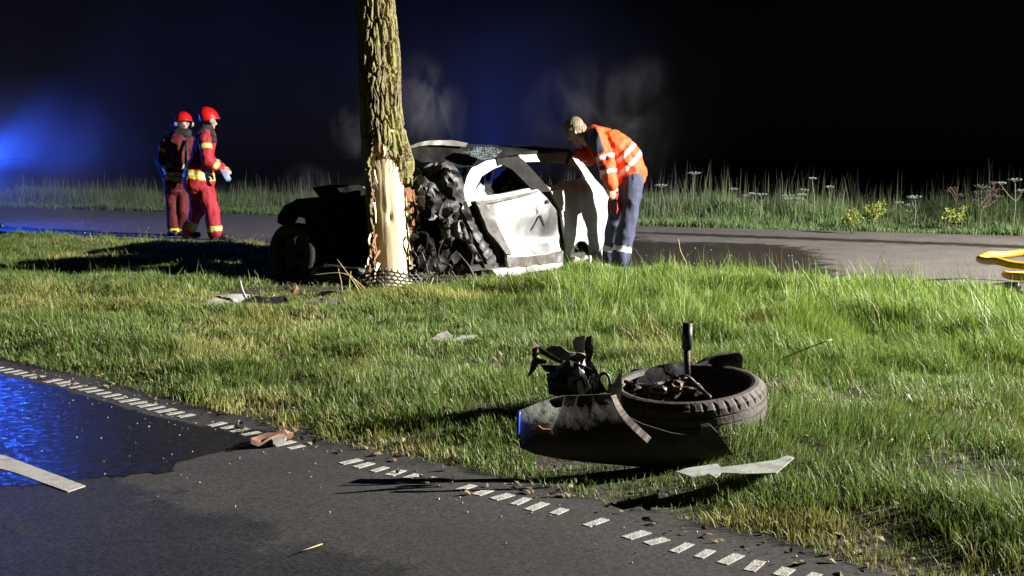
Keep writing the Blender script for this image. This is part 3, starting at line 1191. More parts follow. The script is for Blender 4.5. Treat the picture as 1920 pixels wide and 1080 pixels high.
thick('tailgate', np.stack([xr + 0.03 * np.sin(V[:, 1] * 4) + 0 * V[:, 0], V[:, 0] - 0.02, V[:, 1]], 1), F, (1, 0, 0), 0.05, m_paintw, car)
thick('floor_pan', np.array([(0.15, -0.02, 0.13), (xr, -0.02, 0.16), (xr, FAR, 0.16), (0.15, FAR, 0.13)]), [(0, 1, 2), (0, 2, 3)], (0, 0, 1), 0.05, m_lining, car)
V, F = cdt([(-0.03, 0.1), (-0.03, 0.70), (-1.5, 0.72), (-1.5, 0.1)], (), 0.1, .3, 5)
thick('firewall', np.stack([0.16 + folds(V[:, 0], V[:, 1], 0.12, 2.5, 71, 4), V[:, 0], V[:, 1]], 1), F, (1, 0, 0), 0.03, m_soot, car)
# burnt seats: frames only
for sx, sy in ((-0.85, -0.45), (-0.85, -1.12)):
    st = bpy.data.objects.new('seat', None)
    col.objects.link(st)
    st.parent = car
    bmb = bmesh.new()
    add_tube(bmb, spline([(sx, sy - 0.2, 0.35), (sx - 0.12, sy - 0.2, 0.75), (sx - 0.2, sy - 0.16, 0.95), (sx - 0.22, sy, 0.99), (sx - 0.2, sy + 0.16, 0.95), (sx - 0.12, sy + 0.2, 0.75), (sx, sy + 0.2, 0.35)], 5), 0.022)
    for k in range(5):
        add_tube(bmb, [(sx - 0.03 * k - 0.01, sy - 0.2, 0.43 + 0.1 * k), (sx - 0.03 * k - 0.05, sy, 0.42 + 0.1 * k), (sx - 0.03 * k - 0.01, sy + 0.2, 0.43 + 0.1 * k)], 0.007, 5)
    bm_obj('seat_frame', bmb, m_soot, st, True)
    blob('headrest', [((sx - 0.22, sy - 0.07, 1.05), (sx - 0.22, sy + 0.07, 1.05), 0.06, 0.06)], m_lining, st, 0.02)
    blob('seat_base', [((sx + 0.1, sy - 0.15, 0.32), (sx + 0.1, sy + 0.15, 0.32), 0.1, 0.1), ((sx + 0.4, sy - 0.15, 0.33), (sx + 0.4, sy + 0.15, 0.33), 0.09, 0.09),
                       ((sx + 0.1, sy, 0.32), (sx + 0.4, sy, 0.33), 0.1, 0.1)], m_lining, st, 0.03, wr=0.02)
bm = bmesh.new()
sw = Vector((-0.1, -0.42, 0.80))
add_tube(bm, [sw + Vector((-0.06 * math.sin(a), 0.17 * math.cos(a), 0.16 * math.sin(a))) for a in np.linspace(0, 2 * math.pi, 21)], 0.016, 6, False)
add_tube(bm, [sw + Vector((0, -0.17, 0)), sw, sw + Vector((0, 0.17, 0))], 0.014, 6)
add_tube(bm, [sw, sw + Vector((0.35, 0, -0.15))], 0.03, 6)
bm_obj('steering_wheel', bm, m_lining, car, True)
# jagged glass left in the front window and the cracked rear quarter glass
tube('inner_pillar', [S(968, 316, -0.45), S(985, 334, -0.42), S(1003, 357, -0.4)], 0.022, m_paintw, car)
gl = [(878, 371), (884, 362), (896, 352), (905, 344), (912, 349), (908, 358), (914, 366), (900, 370)]
side_panel('window_glass', gl, m_glass, -0.02, (), 0.006, 0.03, None, 13)


def lump(name, c, size, mat, seed, rot=(0, 0, 0), parent=None, sub=3, amp=0.35):
    bm = bmesh.new()
    bmesh.ops.create_icosphere(bm, subdivisions=sub, radius=1)
    co = np.array([v.co for v in bm.verts])
    f1, f2 = worley(co * 1.7 + seed * 3.7, seed)
    fo = folds(co[:, 0] + co[:, 2] * 0.6, co[:, 1] - co[:, 2] * 0.5, 1.0, 1.3, seed, 4)
    r = 1 + amp * (f1 - 0.5) + amp * 0.9 * fo
    M = Euler(rot).to_matrix()
    for v, k in zip(bm.verts, r):
        v.co = M @ Vector((v.co.x * k * size[0], v.co.y * k * size[1], v.co.z * k * size[2])) + Vector(c)
    return bm_obj(name, bm, mat, parent or car)


def shard(name, px, d, mat, seed, amp=0.05, freq=6, th=0.012, tilt=(0.0, 0.0), parent=None, step=0.03, base=None):
    """a bent sheet of metal: outline at depth d, tilted in depth by tilt (per metre across, per metre up), in its parent's space"""
    pts = [P(*q, d) for q in px]
    V, F = cdt([(q.x, q.z) for q in pts], (), step, 0.3, seed)
    c = V.mean(0)
    y = d + (V[:, 0] - c[0]) * tilt[0] + (V[:, 1] - c[1]) * tilt[1] + folds(V[:, 0], V[:, 1], amp, freq, seed, 5)
    W = np.stack([V[:, 0], y, V[:, 1]], 1)
    M = (CARI if parent is None else (base or parent.matrix_world.inverted()))
    A = np.array(M)
    W = W @ A[:3, :3].T + A[:3, 3]
    n = A[:3, :3] @ np.array([0, -1, 0])
    return thick(name, W, F, n, th, mat, parent or car)


for q, y_ in (((958, 338), -0.6), ((942, 350), -0.7), ((972, 348), -0.65)):
    lump('burnt_interior', S(*q, y_), (0.10, 0.09, 0.12), m_char, 200 + q[0], sub=3, amp=0.7)
for k, q in enumerate([(955, 341), (950, 351), (962, 352), (968, 350), (944, 354)]):
    shard('glass_shard', [(q[0] - 2, q[1] - 1), (q[0] + 2, q[1] - 2), (q[0] + 2.5, q[1] + 2), (q[0] - 1, q[1] + 2)], 11.9, m_chrome, 210 + k, 0.01, 9, step=0.02)
# the crushed front: body of black wreckage, crumpled wing, bonnet thrown back
lump('engine_block', CP3(835, 440, 11.35), (0.42, 0.42, 0.34), m_char, 1, sub=4, amp=0.5)
lump('engine_bay_wreckage', CP3(808, 480, 11.1), (0.24, 0.18, 0.24), m_char, 2, sub=4, amp=0.6)
lump('engine_bay_wreckage', CP3(655, 460, 10.85), (0.42, 0.46, 0.42), m_char, 3, sub=4)
lump('engine_bay_wreckage', CP3(880, 470, 11.55), (0.36, 0.3, 0.33), m_char, 4, sub=4, amp=0.5)
lump('dashboard', CP3(850, 360, 11.35), (0.22, 0.45, 0.16), m_crush, 5, amp=0.5)
shard('crumpled_wing', [(766, 352), (778, 335), (797, 312), (812, 304), (838, 305), (856, 316), (866, 330), (868, 352), (872, 376), (864, 396), (852, 412), (838, 400),
                        (828, 378), (812, 366), (790, 360)], 10.55, m_crush, 13, 0.11, 7, 0.015, (0.3, 0.2), step=0.02)
shard('crumpled_wing', [(797, 350), (815, 352), (838, 372), (852, 410), (846, 424), (826, 408), (808, 384)], 10.48, m_crush, 15, 0.07, 9, 0.012, (0.2, 0.1), step=0.024)
shard('crumpled_wing', [(829, 306), (843, 300), (858, 318), (870, 345), (869, 372), (858, 362), (850, 338), (838, 322)], 10.5, m_crush, 16, 0.07, 8, 0.012, (0.5, 0.0), step=0.02)
shard('bracket', [(834, 414), (846, 402), (858, 396), (862, 402), (856, 416), (842, 420)], 10.28, m_paintg, 17, 0.03, 9)
shard('bracket', [(831, 422), (850, 416), (866, 412), (872, 424), (880, 446), (872, 452), (862, 446), (848, 444), (838, 436)], 10.29, m_paintg, 18, 0.06, 9, step=0.02)
shard('torn_strip', [(864, 436), (874, 440), (890, 462), (905, 488), (912, 508), (902, 500), (884, 474)], 10.32, m_paintg, 19, 0.04, 7)
shard('torn_strip', [(868, 380), (874, 376), (884, 402), (890, 430), (880, 424), (872, 404)], 10.55, m_chrome, 20, 0.03, 9)
shard('torn_metal', [(818, 488), (832, 470), (842, 466), (845, 480), (838, 500), (826, 512), (820, 502)], 10.35, m_crush, 21, 0.06, 8)
shard('torn_metal', [(806, 452), (812, 448), (816, 466), (822, 500), (818, 512), (811, 480)], 10.3, m_chrome, 22, 0.04, 9, th=0.02)
shard('torn_metal', [(797, 486), (804, 478), (805, 496), (800, 500)], 10.3, m_chrome, 23, 0.02, 9)
for k, pts in enumerate([[(790, 470), (800, 500), (806, 535)], [(845, 505), (860, 528), (872, 545)], [(812, 470), (818, 500), (808, 545)], [(775, 470), (785, 490), (782, 520)],
                         [(830, 450), (822, 480), (835, 520)], [(855, 470), (880, 500), (892, 530)]]):
    tube('cable', spline([CP3(*q, 10.3 + 0.05 * k) for q in pts], 5), 0.008, m_blackp, car, 6)
m_cream = pm('scorched_cream_edge', (0.24, 0.235, 0.20), (0.10, 0.095, 0.085), 6, 0.5, bump=0.2)
m_wsg = pm('cracked_windscreen', (0.10, 0.13, 0.15), (0.015, 0.02, 0.024), 45, 0.25, lo=0.45, hi=0.55, spec=0.8, bump=0.6, bscale=80)
rw_ = random.Random(321)
for k in range(44):   # the finer tangle of torn sheet, brackets and pipes
    cx_, cy_ = rw_.uniform(768, 872), rw_.uniform(318, 520)
    if cx_ > 800 + (cy_ - 318) * 0.62:
        cx_ = 785 + (cy_ - 318) * 0.3
    r0 = rw_.uniform(4, 13)
    nv_ = rw_.randrange(4, 7)
    a0 = rw_.uniform(0, 6.28)
    pl = [(cx_ + r0 * rw_.uniform(.5, 1.2) * math.cos(a0 + 6.28 * q / nv_), cy_ + 1.3 * r0 * rw_.uniform(.5, 1.2) * math.sin(a0 + 6.28 * q / nv_)) for q in range(nv_)]
    shard('torn_metal', pl, rw_.uniform(10.32, 10.6), (m_crush, m_soot, m_crush, m_paintg, m_char)[k % 5], 400 + k, 0.05, 9, 0.008, (rw_.uniform(-1, 1), rw_.uniform(-1, 1)), step=0.03)
for k in range(16):
    p0 = (rw_.uniform(775, 860), rw_.uniform(380, 500))
    p1 = (p0[0] + rw_.uniform(-30, 30), p0[1] + rw_.uniform(10, 40))
    pm_ = ((p0[0] + p1[0]) / 2 + rw_.uniform(-12, 12), (p0[1] + p1[1]) / 2 + rw_.uniform(-12, 12))
    d_ = rw_.uniform(10.3, 10.6)
    tube('pipe', spline([CP3(*p0, d_), CP3(*pm_, d_ - 0.05), CP3(*p1, d_)], 4), rw_.uniform(0.004, 0.012), (m_crush, m_soot, m_paintg)[k % 3], car, 6)
# bonnet thrown back over the windscreen
shard('bonnet', [(767, 281), (785, 271), (805, 267), (848, 266), (885, 270), (925, 271), (970, 281), (994, 287), (960, 291), (914, 300), (892, 312), (862, 314), (833, 303),
                 (798, 304), (772, 293)], 11.0, m_soot, 25, 0.06, 5, 0.02, (0.7, 1.5), step=0.03)
shard('bonnet_edge', [(768, 276), (785, 268), (806, 263.5), (848, 262.5), (876, 268), (872, 275), (830, 272), (806, 272), (788, 274), (772, 279)], 10.9, m_cream, 26, 0.03, 6, 0.03, (0.5, 0.5))
shard('windscreen_remains', [(870, 285), (890, 274), (925, 276), (942, 282), (925, 298), (905, 300), (885, 293)], 10.85, m_wsg, 27, 0.03, 9, 0.006, (0.6, 1.2))
# corner of the bonnet left of the trunk
shard('bonnet_corner', [(613, 347), (640, 341), (672, 332), (700, 316), (712, 325), (712, 362), (690, 361), (672, 347)], 10.95, m_paintw, 28, 0.03, 4, 0.02, (0.2, 0.8))
shard('bonnet_edge', [(584, 352), (614, 347), (672, 347), (690, 361), (712, 372), (712, 392), (650, 388), (606, 376)], 10.8, m_soot, 29, 0.05, 5, 0.04, (0.1, 0.5))
# far front wing, wheel and bumper left of the trunk, black against the road
shard('front_wing', [(517, 418), (518, 404), (529, 386), (552, 374), (600, 369), (660, 372), (700, 380), (700, 440), (640, 452), (590, 446), (574, 428), (570, 410), (556, 407),
                     (547, 422), (538, 428)], 10.75, m_soot, 31, 0.06, 4, 0.06, (-0.2, 0.3), step=0.035)
shard('front_panel', [(590, 400), (700, 380), (705, 540), (640, 552), (600, 545), (586, 500)], 10.62, m_soot, 32, 0.16, 4, 0.03, (0.1, 0.0), step=0.04)
lump('bumper_remains', CP3(640, 520, 10.4), (0.22, 0.42, 0.13), m_blackp, 33, (0, 0, 0.4))


def wheel_mesh(parent, R_, W_, tm, rm, burnt=True, spokes=5):
    """wheel with axis along local x"""
    bm = bmesh.new()
    prof = [(-W_ / 2 + 0.01, R_ * 0.66), (-W_ / 2, R_ * 0.78), (-W_ / 2 + 0.004, R_ * 0.9), (-W_ / 2 + 0.025, R_ * 0.985), (0, R_), (W_ / 2 - 0.025, R_ * 0.985),
            (W_ / 2 - 0.004, R_ * 0.9), (W_ / 2, R_ * 0.78), (W_ / 2 - 0.01, R_ * 0.66)]
    n = 40
    rings = [[bm.verts.new((x, r * math.cos(2 * math.pi * k / n), r * math.sin(2 * math.pi * k / n))) for k in range(n)] for x, r in prof]
    for a, c in zip(rings, rings[1:]):
        for k in range(n):
            bm.faces.new((a[k], a[(k + 1) % n], c[(k + 1) % n], c[k]))
    bm_obj('tyre', bm, tm, parent, True)
    bm = bmesh.new()
    prof = [(-W_ / 2 + 0.012, R_ * 0.67), (-W_ / 2 + 0.02, R_ * 0.62), (W_ / 2 - 0.02, R_ * 0.60), (W_ / 2 - 0.012, R_ * 0.67)]
    rings = [[bm.verts.new((x, r * math.cos(2 * math.pi * k / n), r * math.sin(2 * math.pi * k / n))) for k in range(n)] for x, r in prof]
    for a, c in zip(rings, rings[1:]):
        for k in range(n):
            bm.faces.new((a[k], a[(k + 1) % n], c[(k + 1) % n], c[k]))
    for k in range(spokes):
        a = 2 * math.pi * k / spokes
        u, w = Vector((0, math.cos(a), math.sin(a))), Vector((0, -math.sin(a), math.cos(a)))
        vs = []
        for r, hw in ((0.0, 0.05), (R_ * 0.63, 0.03)):
            for x in (-W_ * 0.32, -W_ * 0.2):
                for s in (-1, 1):
                    vs.append(bm.verts.new(u * r + w * hw * s + Vector((x, 0, 0))))
        for f in ((0, 1, 5, 4), (2, 6, 7, 3), (0, 4, 6, 2), (1, 3, 7, 5)):
            bm.faces.new([vs[i] for i in f])
    bmesh.ops.create_cone(bm, segments=16, radius1=0.075, radius2=0.06, depth=0.1, cap_ends=True, matrix=Matrix.Rotation(math.pi / 2, 4, 'Y') @ Matrix.Translation((0, 0, -0.03)))
    bm_obj('rim', bm, rm, parent)


def car_wheel(c_world, rotz, tilt):
    w = bpy.data.objects.new('wheel', None)
    col.objects.link(w)
    w.parent = car
    w.location = CARI @ Vector(c_world)
    w.rotation_euler = (0, tilt, rotz - math.atan2(Fw.y, Fw.x))
    wheel_mesh(w, 0.285, 0.19, m_burnt, m_burnt)
    return w


fwc = P(556, 486, 10.6)
car_wheel((fwc.x, 10.6, 0.27), R(58), 0.05)
rwc = CARM @ Vector((S(1088, 470).x, -0.16, 0.27))
car_wheel(rwc, math.atan2(Lf.y, Lf.x) + math.pi, 0.12)
rwc = CARM @ Vector((S(1088, 470).x, -1.42, 0.28))
car_wheel(rwc, math.atan2(Lf.y, Lf.x), 0.0)

# ================================================================== people
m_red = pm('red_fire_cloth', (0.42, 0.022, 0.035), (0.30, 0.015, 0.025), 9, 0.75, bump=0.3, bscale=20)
m_shade_red = pm('shade_red_fire_cloth', (0.13, 0.006, 0.010), (0.06, 0.003, 0.005), 9, 0.75, bump=0.3, bscale=20)  # red cloth with shade put into its colour; mouths use it too
m_lime = pm('lime_reflective_band', (0.75, 0.68, 0.06), (0.62, 0.55, 0.05), 40, 0.45)
m_silver = pm('silver_reflective_band', (0.72, 0.72, 0.74), (0.55, 0.55, 0.57), 40, 0.35)
m_orange = pm('orange_safety_cloth', (0.80, 0.095, 0.012), (0.68, 0.07, 0.01), 8, 0.7, bump=0.25, bscale=18)
m_navy = pm('navy_cloth', (0.035, 0.04, 0.085), (0.05, 0.058, 0.115), 9, 0.8, bump=0.3, bscale=22)
m_dnavy = pm('dark_navy_cloth', (0.012, 0.014, 0.03), (0.02, 0.024, 0.05), 9, 0.8)
m_black = pm('black_cloth', (0.012, 0.012, 0.014), (0.022, 0.022, 0.025), 9, 0.8, bump=0.2)
m_skin = pm('skin', (0.52, 0.33, 0.24), (0.46, 0.27, 0.19), 12, 0.55)
m_hair = pm('fair_hair', (0.26, 0.20, 0.125), (0.12, 0.088, 0.055), 60, 0.6, bump=0.6, bscale=90, stretch=(1, 1, 0.3))
m_dhair = pm('dark_hair', (0.05, 0.035, 0.025), (0.08, 0.055, 0.035), 60, 0.6)
m_helm = pm('red_helmet_shell', (0.62, 0.008, 0.010), (0.5, 0.006, 0.008), 5, 0.42, coat=0.15)
m_grey = pm('grey_plastic', (0.30, 0.31, 0.32), (0.22, 0.22, 0.23), 10, 0.5)
m_eye = pm('eye_dark', (0.02, 0.015, 0.012), None, rough=0.2)
m_boot = pm('boot_leather', (0.015, 0.013, 0.012), (0.03, 0.026, 0.022), 12, 0.5)


def head_prims(c, f, up, s=1.0):
    """skull, jaw, nose, ears; c centre, f facing, up"""
    c, f, up = Vector(c), Vector(f).normalized(), Vector(up).normalized()
    r = f.cross(up).normalized()
    return [(c + up * 0.03 * s - f * 0.015 * s, c + up * 0.03 * s + f * 0.01 * s, 0.088 * s, 0.085 * s),
            (c + f * 0.03 * s - up * 0.02 * s, c + f * 0.045 * s - up * 0.085 * s, 0.066 * s, 0.036 * s),
            (c + f * 0.085 * s + up * 0.005 * s, c + f * 0.107 * s - up * 0.025 * s, 0.010 * s, 0.014 * s),
            (c + r * 0.084 * s - up * 0.005 * s, c + r * 0.086 * s - up * 0.03 * s, 0.016 * s, 0.012 * s),
            (c - r * 0.084 * s - up * 0.005 * s, c - r * 0.086 * s - up * 0.03 * s, 0.016 * s, 0.012 * s),
            (c - up * 0.05 * s - f * 0.02 * s, c - up * 0.14 * s - f * 0.03 * s, 0.056 * s, 0.06 * s)]


def face_parts(parent, c, f, up):
    c, f, up = Vector(c), Vector(f).normalized(), Vector(up).normalized()
    r = f.cross(up).normalized()
    for s in (-1, 1):
        bm = bmesh.new()
        bmesh.ops.create_uvsphere(bm, u_segments=10, v_segments=6, radius=0.012, matrix=Matrix.Translation(c + r * s * 0.032 + f * 0.080 + up * 0.002))
        bm_obj('eye', bm, m_eye, parent, True)
        tube('eyebrow', [c + r * s * 0.05 + f * 0.078 + up * 0.024, c + r * s * 0.032 + f * 0.088 + up * 0.028, c + r * s * 0.014 + f * 0.09 + up * 0.024], 0.005, m_dhair, parent, 6)
    tube('mouth', [c - r * 0.024 + f * 0.086 - up * 0.06, c + f * 0.094 - up * 0.062, c + r * 0.024 + f * 0.086 - up * 0.06], 0.005, m_shade_red, parent, 6)


def hand_prims(w, d, back, curl=0.5):
    """palm and five fingers from wrist w along d; back is the direction the back of the hand faces"""
    w, d, back = Vector(w), Vector(d).normalized(), Vector(back)
    back = (back - d * back.dot(d)).normalized()
    sd = d.cross(back).normalized()
    out = [(w - d * 0.02, w + d * 0.085, 0.026, 0.030, 0.55, back), (w + d * 0.03 - sd * 0.018, w + d * 0.085 - sd * 0.028, 0.018, 0.016), (w + d * 0.03 + sd * 0.018, w + d * 0.085 + sd * 0.026, 0.018, 0.016)]
    for k, ln in enumerate((0.072, 0.085, 0.08, 0.062)):
        b0 = w + d * 0.088 + sd * (-0.033 + 0.022 * k)
        m1 = b0 + d * ln * 0.5 - back * ln * 0.18 * curl
        e = m1 + d * ln * (0.5 - 0.25 * curl) - back * ln * 0.55 * curl
        out += [(b0, m1, 0.0095, 0.009), (m1, e, 0.009, 0.0075)]
    t0 = w + d * 0.025 - sd * 0.030
    t1 = t0 + d * 0.03 - sd * 0.030
    t2 = t1 + d * 0.035 - sd * 0.006 - back * 0.012
    return out + [(t0, t1, 0.014, 0.011), (t1, t2, 0.011, 0.009)]


def helmet(parent, c, f, up, mat):
    c, f, up = Vector(c), Vector(f).normalized(), Vector(up).normalized()
    r = f.cross(up).normalized()
    n, mrow = 28, 12
    V, F = [], []
    for i in range(mrow + 1):
        for j in range(n):
            a = 2 * math.pi * j / n
            fx = math.cos(a)
            zmin = -0.35 + 0.5 * max(0, fx) ** 0.8 - 0.35 * max(0, -fx)
            lat = math.pi / 2 - (math.pi / 2 - math.asin(max(-0.95, zmin))) * i / mrow
            brim = 1 + 0.10 * (i == mrow) + 0.03 * (i == mrow - 1)
            rr = math.cos(lat) * brim
            ridge = 0.012 * math.exp(-(math.sin(a) / 0.15) ** 2) * math.sin(lat) if math.sin(lat) > 0 else 0
            V.append(c + up * 0.045 + f * rr * math.cos(a) * 0.150 + r * rr * math.sin(a) * 0.128 + up * (math.sin(lat) * 0.135 + ridge))
    for i in range(mrow):
        for j in range(n):
            F.append((i * n + j, i * n + (j + 1) % n, (i + 1) * n + (j + 1) % n, (i + 1) * n + j))
    me = bpy.data.meshes.new('helmet')
    me.from_pydata([tuple(v) for v in V], [], F)
    h = link('helmet', me, mat, parent, True)
    sm = h.modifiers.new('t', 'SOLIDIFY')
    sm.thickness = 0.012
    for s in (-1, 1):
        bm = bmesh.new()
        M = Matrix.Translation(c + r * s * 0.125 + up * 0.0 + f * 0.03) @ (r * s).to_track_quat('Z', 'Y').to_matrix().to_4x4()
        bmesh.ops.create_cone(bm, segments=18, radius1=0.045, radius2=0.034, depth=0.03, cap_ends=True, matrix=M)
        bm_obj('helmet_disc', bm, m_grey, h)
    tube('helmet_rim', [c + f * 0.155 * math.cos(a) + r * 0.135 * math.sin(a) + up * (0.045 + 0.135 * (-0.35 + 0.5 * max(0, math.cos(a)) ** .8)) for a in np.linspace(-1.3, 1.3, 13)], 0.008, m_black, h, 6)
    return h


def band(c, p0, p1, lo, hi, rmax):
    s, r = along(c, p0, p1)
    return (s > lo) & (s < hi) & (r < rmax)


# ---- the firefighter in front, walking to the right
DA = 16.2
ra = P(375, 448, DA)
ra.z = 0
fa = empty('person', ra, 'person in bright red firefighting suit and red helmet walking to the right on the road', 'person', 'firefighters on the road')


def mkJ(D, root):
    def J(px, py, w=0.0):
        return P(px, py, D + w) - root
    return J


J = mkJ(DA, ra)
UPV = Vector((0, 0, 1))
X = Vector((1, 0, 0))
hc = J(392, 226)
hf = Vector((0.9, 0.35, -0.22))
sh_n, sh_f = J(385, 262, -0.19), J(381, 260, 0.19)
el_n, wr_n = J(390, 301, -0.27), J(413, 317, -0.22)
el_f, wr_f = J(392, 300, 0.24), J(414, 314, 0.1)
hip_n, kn_n, an_n = J(383, 350, -0.09), J(398, 395, -0.10), J(403, 436, -0.10)
hip_f, kn_f, an_f = J(370, 350, 0.09), J(371, 396, 0.1), J(352, 432, 0.1)
body = head_prims(hc, hf, UPV) + [(J(384, 262), J(375, 340), 0.13, 0.13), (sh_n, el_n, .05, .045), (el_n, wr_n, .042, .032), (sh_f, el_f, .05, .045), (el_f, wr_f, .042, .032),
                                  (J(375, 340), hip_n, .12, .08), (J(375, 340), hip_f, .12, .08), (hip_n, kn_n, .08, .055), (kn_n, an_n, .055, .04), (hip_f, kn_f, .08, .055),
                                  (kn_f, an_f, .055, .04), (J(388, 245), J(384, 262), 0.06, 0.09), (sh_n, sh_f, .07, .07)]
body += hand_prims(wr_n, Vector((0.8, 0.1, -0.35)), Vector((0.2, -1, 0.3))) + hand_prims(wr_f, Vector((0.9, -0.1, -0.3)), Vector((0.2, 1, 0.3)))
blob('body', body, m_skin, fa, 0.012, 2)
jk = [(J(384, 264), J(374, 322), 0.205, 0.225, 0.72, X), (J(374, 322), J(373, 338), 0.235, 0.25, 0.88, X), (sh_n, el_n, .092, .08), (el_n, wr_n, .082, .068), (sh_f, el_f, .092, .08),
      (el_f, wr_f, .082, .068), (sh_n, sh_f, .10, .10)]


def pickA(c):
    m = np.zeros(len(c))
    t, r = along(c, J(384, 264), J(373, 342))
    lo_ = (r < 0.33)
    arm = (along(c, sh_n, el_n)[1] < 0.1) & (along(c, sh_n, el_n)[0] < 1.05) | (along(c, el_n, wr_n)[1] < 0.095) & (along(c, el_n, wr_n)[0] > 0.1)
    arm |= (along(c, el_f, wr_f)[1] < 0.095) & (along(c, el_f, wr_f)[0] > 0.1)
    hem = lo_ & ~arm
    m[hem & (t > 0.72) & (t < 0.80)] = 1
    m[hem & (t > 0.80) & (t < 0.835)] = 2
    m[hem & (t > 0.835) & (t < 0.91)] = 1
    bx = J(356, 300)
    m[hem & (np.abs(c[:, 0] - bx.x - 0.0) < 0.035) & (t > 0.3) & (t < 0.72) & (c[:, 1] < 0.05)] = 1
    for p0, p1, lo, hi in ((sh_n, el_n, .25, .48), (el_n, wr_n, .48, .80), (sh_f, el_f, .25, .48), (el_f, wr_f, .48, .8)):
        m[band(c, p0, p1, lo, hi, 0.105)] = 1
        md = (lo + hi) / 2
        m[band(c, p0, p1, md - .03, md + .03, 0.105)] = 2
    return m


blob('jacket', jk, [m_red, m_lime, m_silver], fa, 0.014, 3, 0.013, 7, 3, pickA)
tr = [(J(375, 338), J(374, 352), 0.19, 0.19, 0.85, X), (hip_n, kn_n, .125, .10), (kn_n, an_n, .10, .10), (hip_f, kn_f, .125, .10), (kn_f, an_f, .10, .09)]


def pickT(c):
    m = np.zeros(len(c))
    m[band(c, kn_n, an_n, .70, .94, .13)] = 1
    m[band(c, kn_f, an_f, .50, .92, .13)] = 1
    m[band(c, kn_n, an_n, .80, .85, .13) | band(c, kn_f, an_f, .68, .74, .13)] = 2
    return m


blob('trousers', tr, [m_red, m_lime, m_silver], fa, 0.014, 3, 0.016, 6, 5, pickT)
for an, dx in ((an_n, Vector((1, -0.1, 0))), (an_f, Vector((0.95, 0.1, -0.0)))):
    g0 = Vector((an.x, an.y, 0.05 if an is an_n else 0.06))
    blob('boot', [(Vector((an.x, an.y, an.z)), g0, .07, .065), (g0 - dx * 0.04, g0 + dx * 0.15, 0.055, 0.045)], m_boot, fa, 0.014, 3)
blob('collar', [(J(386, 246, -0.03), J(378, 256, -0.12), .085, .09), (J(386, 246, 0.05), J(378, 256, 0.12), .085, .09), (J(394, 252, -0.05), J(400, 262, -0.1), .06, .05), (J(388, 240), J(384, 254), .1, .12)],
     m_black, fa, 0.016, 3, 0.006, 10)
helmet(fa, hc, hf, UPV, m_helm)
glove = blob('glove', hand_prims(J(417, 322, -0.3), Vector((0.5, -0.1, -0.6)), Vector((0.2, -1, 0.2)), 0.8), pm('blue_glove', (0.25, 0.32, 0.5), None, rough=0.5), fa, 0.01, 2)

# ---- the firefighter behind, in the shade of the other
DB = 16.95
rb_ = P(330, 446, DB)
rb_.z = 0
fb = empty('person', rb_, 'person in shaded dark red firefighting suit standing behind the other firefighter, face towards the camera', 'person', 'firefighters on the road')
J = mkJ(DB, rb_)
hc = J(344, 232)
hf = Vector((0.45, -0.85, -0.12))
sh_n, sh_f = J(312, 268, -0.02), J(356, 266, 0.0)
el_n, wr_n = J(303, 300, 0.0), J(320, 325, -0.18)
el_f, wr_f = J(362, 300, 0.0), J(352, 325, -0.16)
hip_n, kn_n, an_n = J(322, 345, 0), J(324, 395, -0.04), J(326, 438, 0)
hip_f, kn_f, an_f = J(342, 345, 0), J(345, 395, -0.04), J(344, 438, 0.05)
body = head_prims(hc, hf, UPV) + [(J(338, 262), J(333, 335), .13, .13), (sh_n, el_n, .05, .045), (el_n, wr_n, .042, .032), (sh_f, el_f, .05, .045), (el_f, wr_f, .042, .032), (sh_n, sh_f, .06, .06),
                                  (J(341, 245), J(337, 264), .06, .09), (J(333, 335), hip_n, .12, .08), (J(333, 335), hip_f, .12, .08), (hip_n, kn_n, .08, .055), (kn_n, an_n, .055, .04),
                                  (hip_f, kn_f, .08, .055), (kn_f, an_f, .055, .04)]
body += hand_prims(wr_n, Vector((0.5, -0.3, -0.6)), Vector((-0.5, -0.8, 0))) + hand_prims(wr_f, Vector((-0.3, -0.4, -0.7)), Vector((0.5, -0.8, 0)))
blob('body', body, m_skin, fb, 0.012, 2)
jk = [(J(336, 268), J(333, 322), 0.185, 0.195, 1.0, X), (J(333, 322), J(332, 340), 0.20, 0.205, 1.0, X), (sh_n, el_n, .09, .08), (el_n, wr_n, .08, .068), (sh_f, el_f, .09, .08), (el_f, wr_f, .08, .068), (sh_n, sh_f, .09, .09)]


def pickB(c):
    m = np.zeros(len(c))
    t, r = along(c, J(336, 268), J(332, 344))
    m[(t > 0.72) & (t < 0.80) & (r < 0.26) | (t > 0.84) & (t < .92) & (r < 0.26)] = 1
    for p0, p1, lo, hi in ((sh_n, el_n, .3, .5), (el_n, wr_n, .55, .85), (el_f, wr_f, .55, .85)):
        m[band(c, p0, p1, lo, hi, 0.1)] = 1
    return m


blob('jacket', jk, [m_shade_red, m_lime], fb, 0.014, 3, 0.007, 9, 13, pickB)
blob('trousers', [(J(332, 338), J(332, 350), .17, .17), (hip_n, kn_n, .115, .095), (kn_n, an_n, .095, .09), (hip_f, kn_f, .115, .095), (kn_f, an_f, .095, .09)], [m_shade_red, m_lime], fb, 0.014, 3, 0.009, 8, 15,
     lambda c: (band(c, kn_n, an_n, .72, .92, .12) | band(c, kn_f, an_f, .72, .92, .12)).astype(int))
for an in (an_n, an_f):
    g0 = Vector((an.x, an.y, 0.05))
    dx = Vector((0.4, -0.9, 0)).normalized()
    blob('boot', [(Vector((an.x, an.y, an.z)), g0, .068, .062), (g0 - dx * 0.04, g0 + dx * 0.15, 0.052, 0.045)], m_boot, fb, 0.014, 3)
blob('collar', [(J(334, 250, -0.05), J(350, 250, -0.05), .08, .08), (J(336, 252, 0.08), J(348, 252, 0.08), .08, .08)], m_black, fb, 0.016, 3)
helmet(fb, hc, hf, UPV, m_helm)
face_parts(fb, hc, hf, UPV)
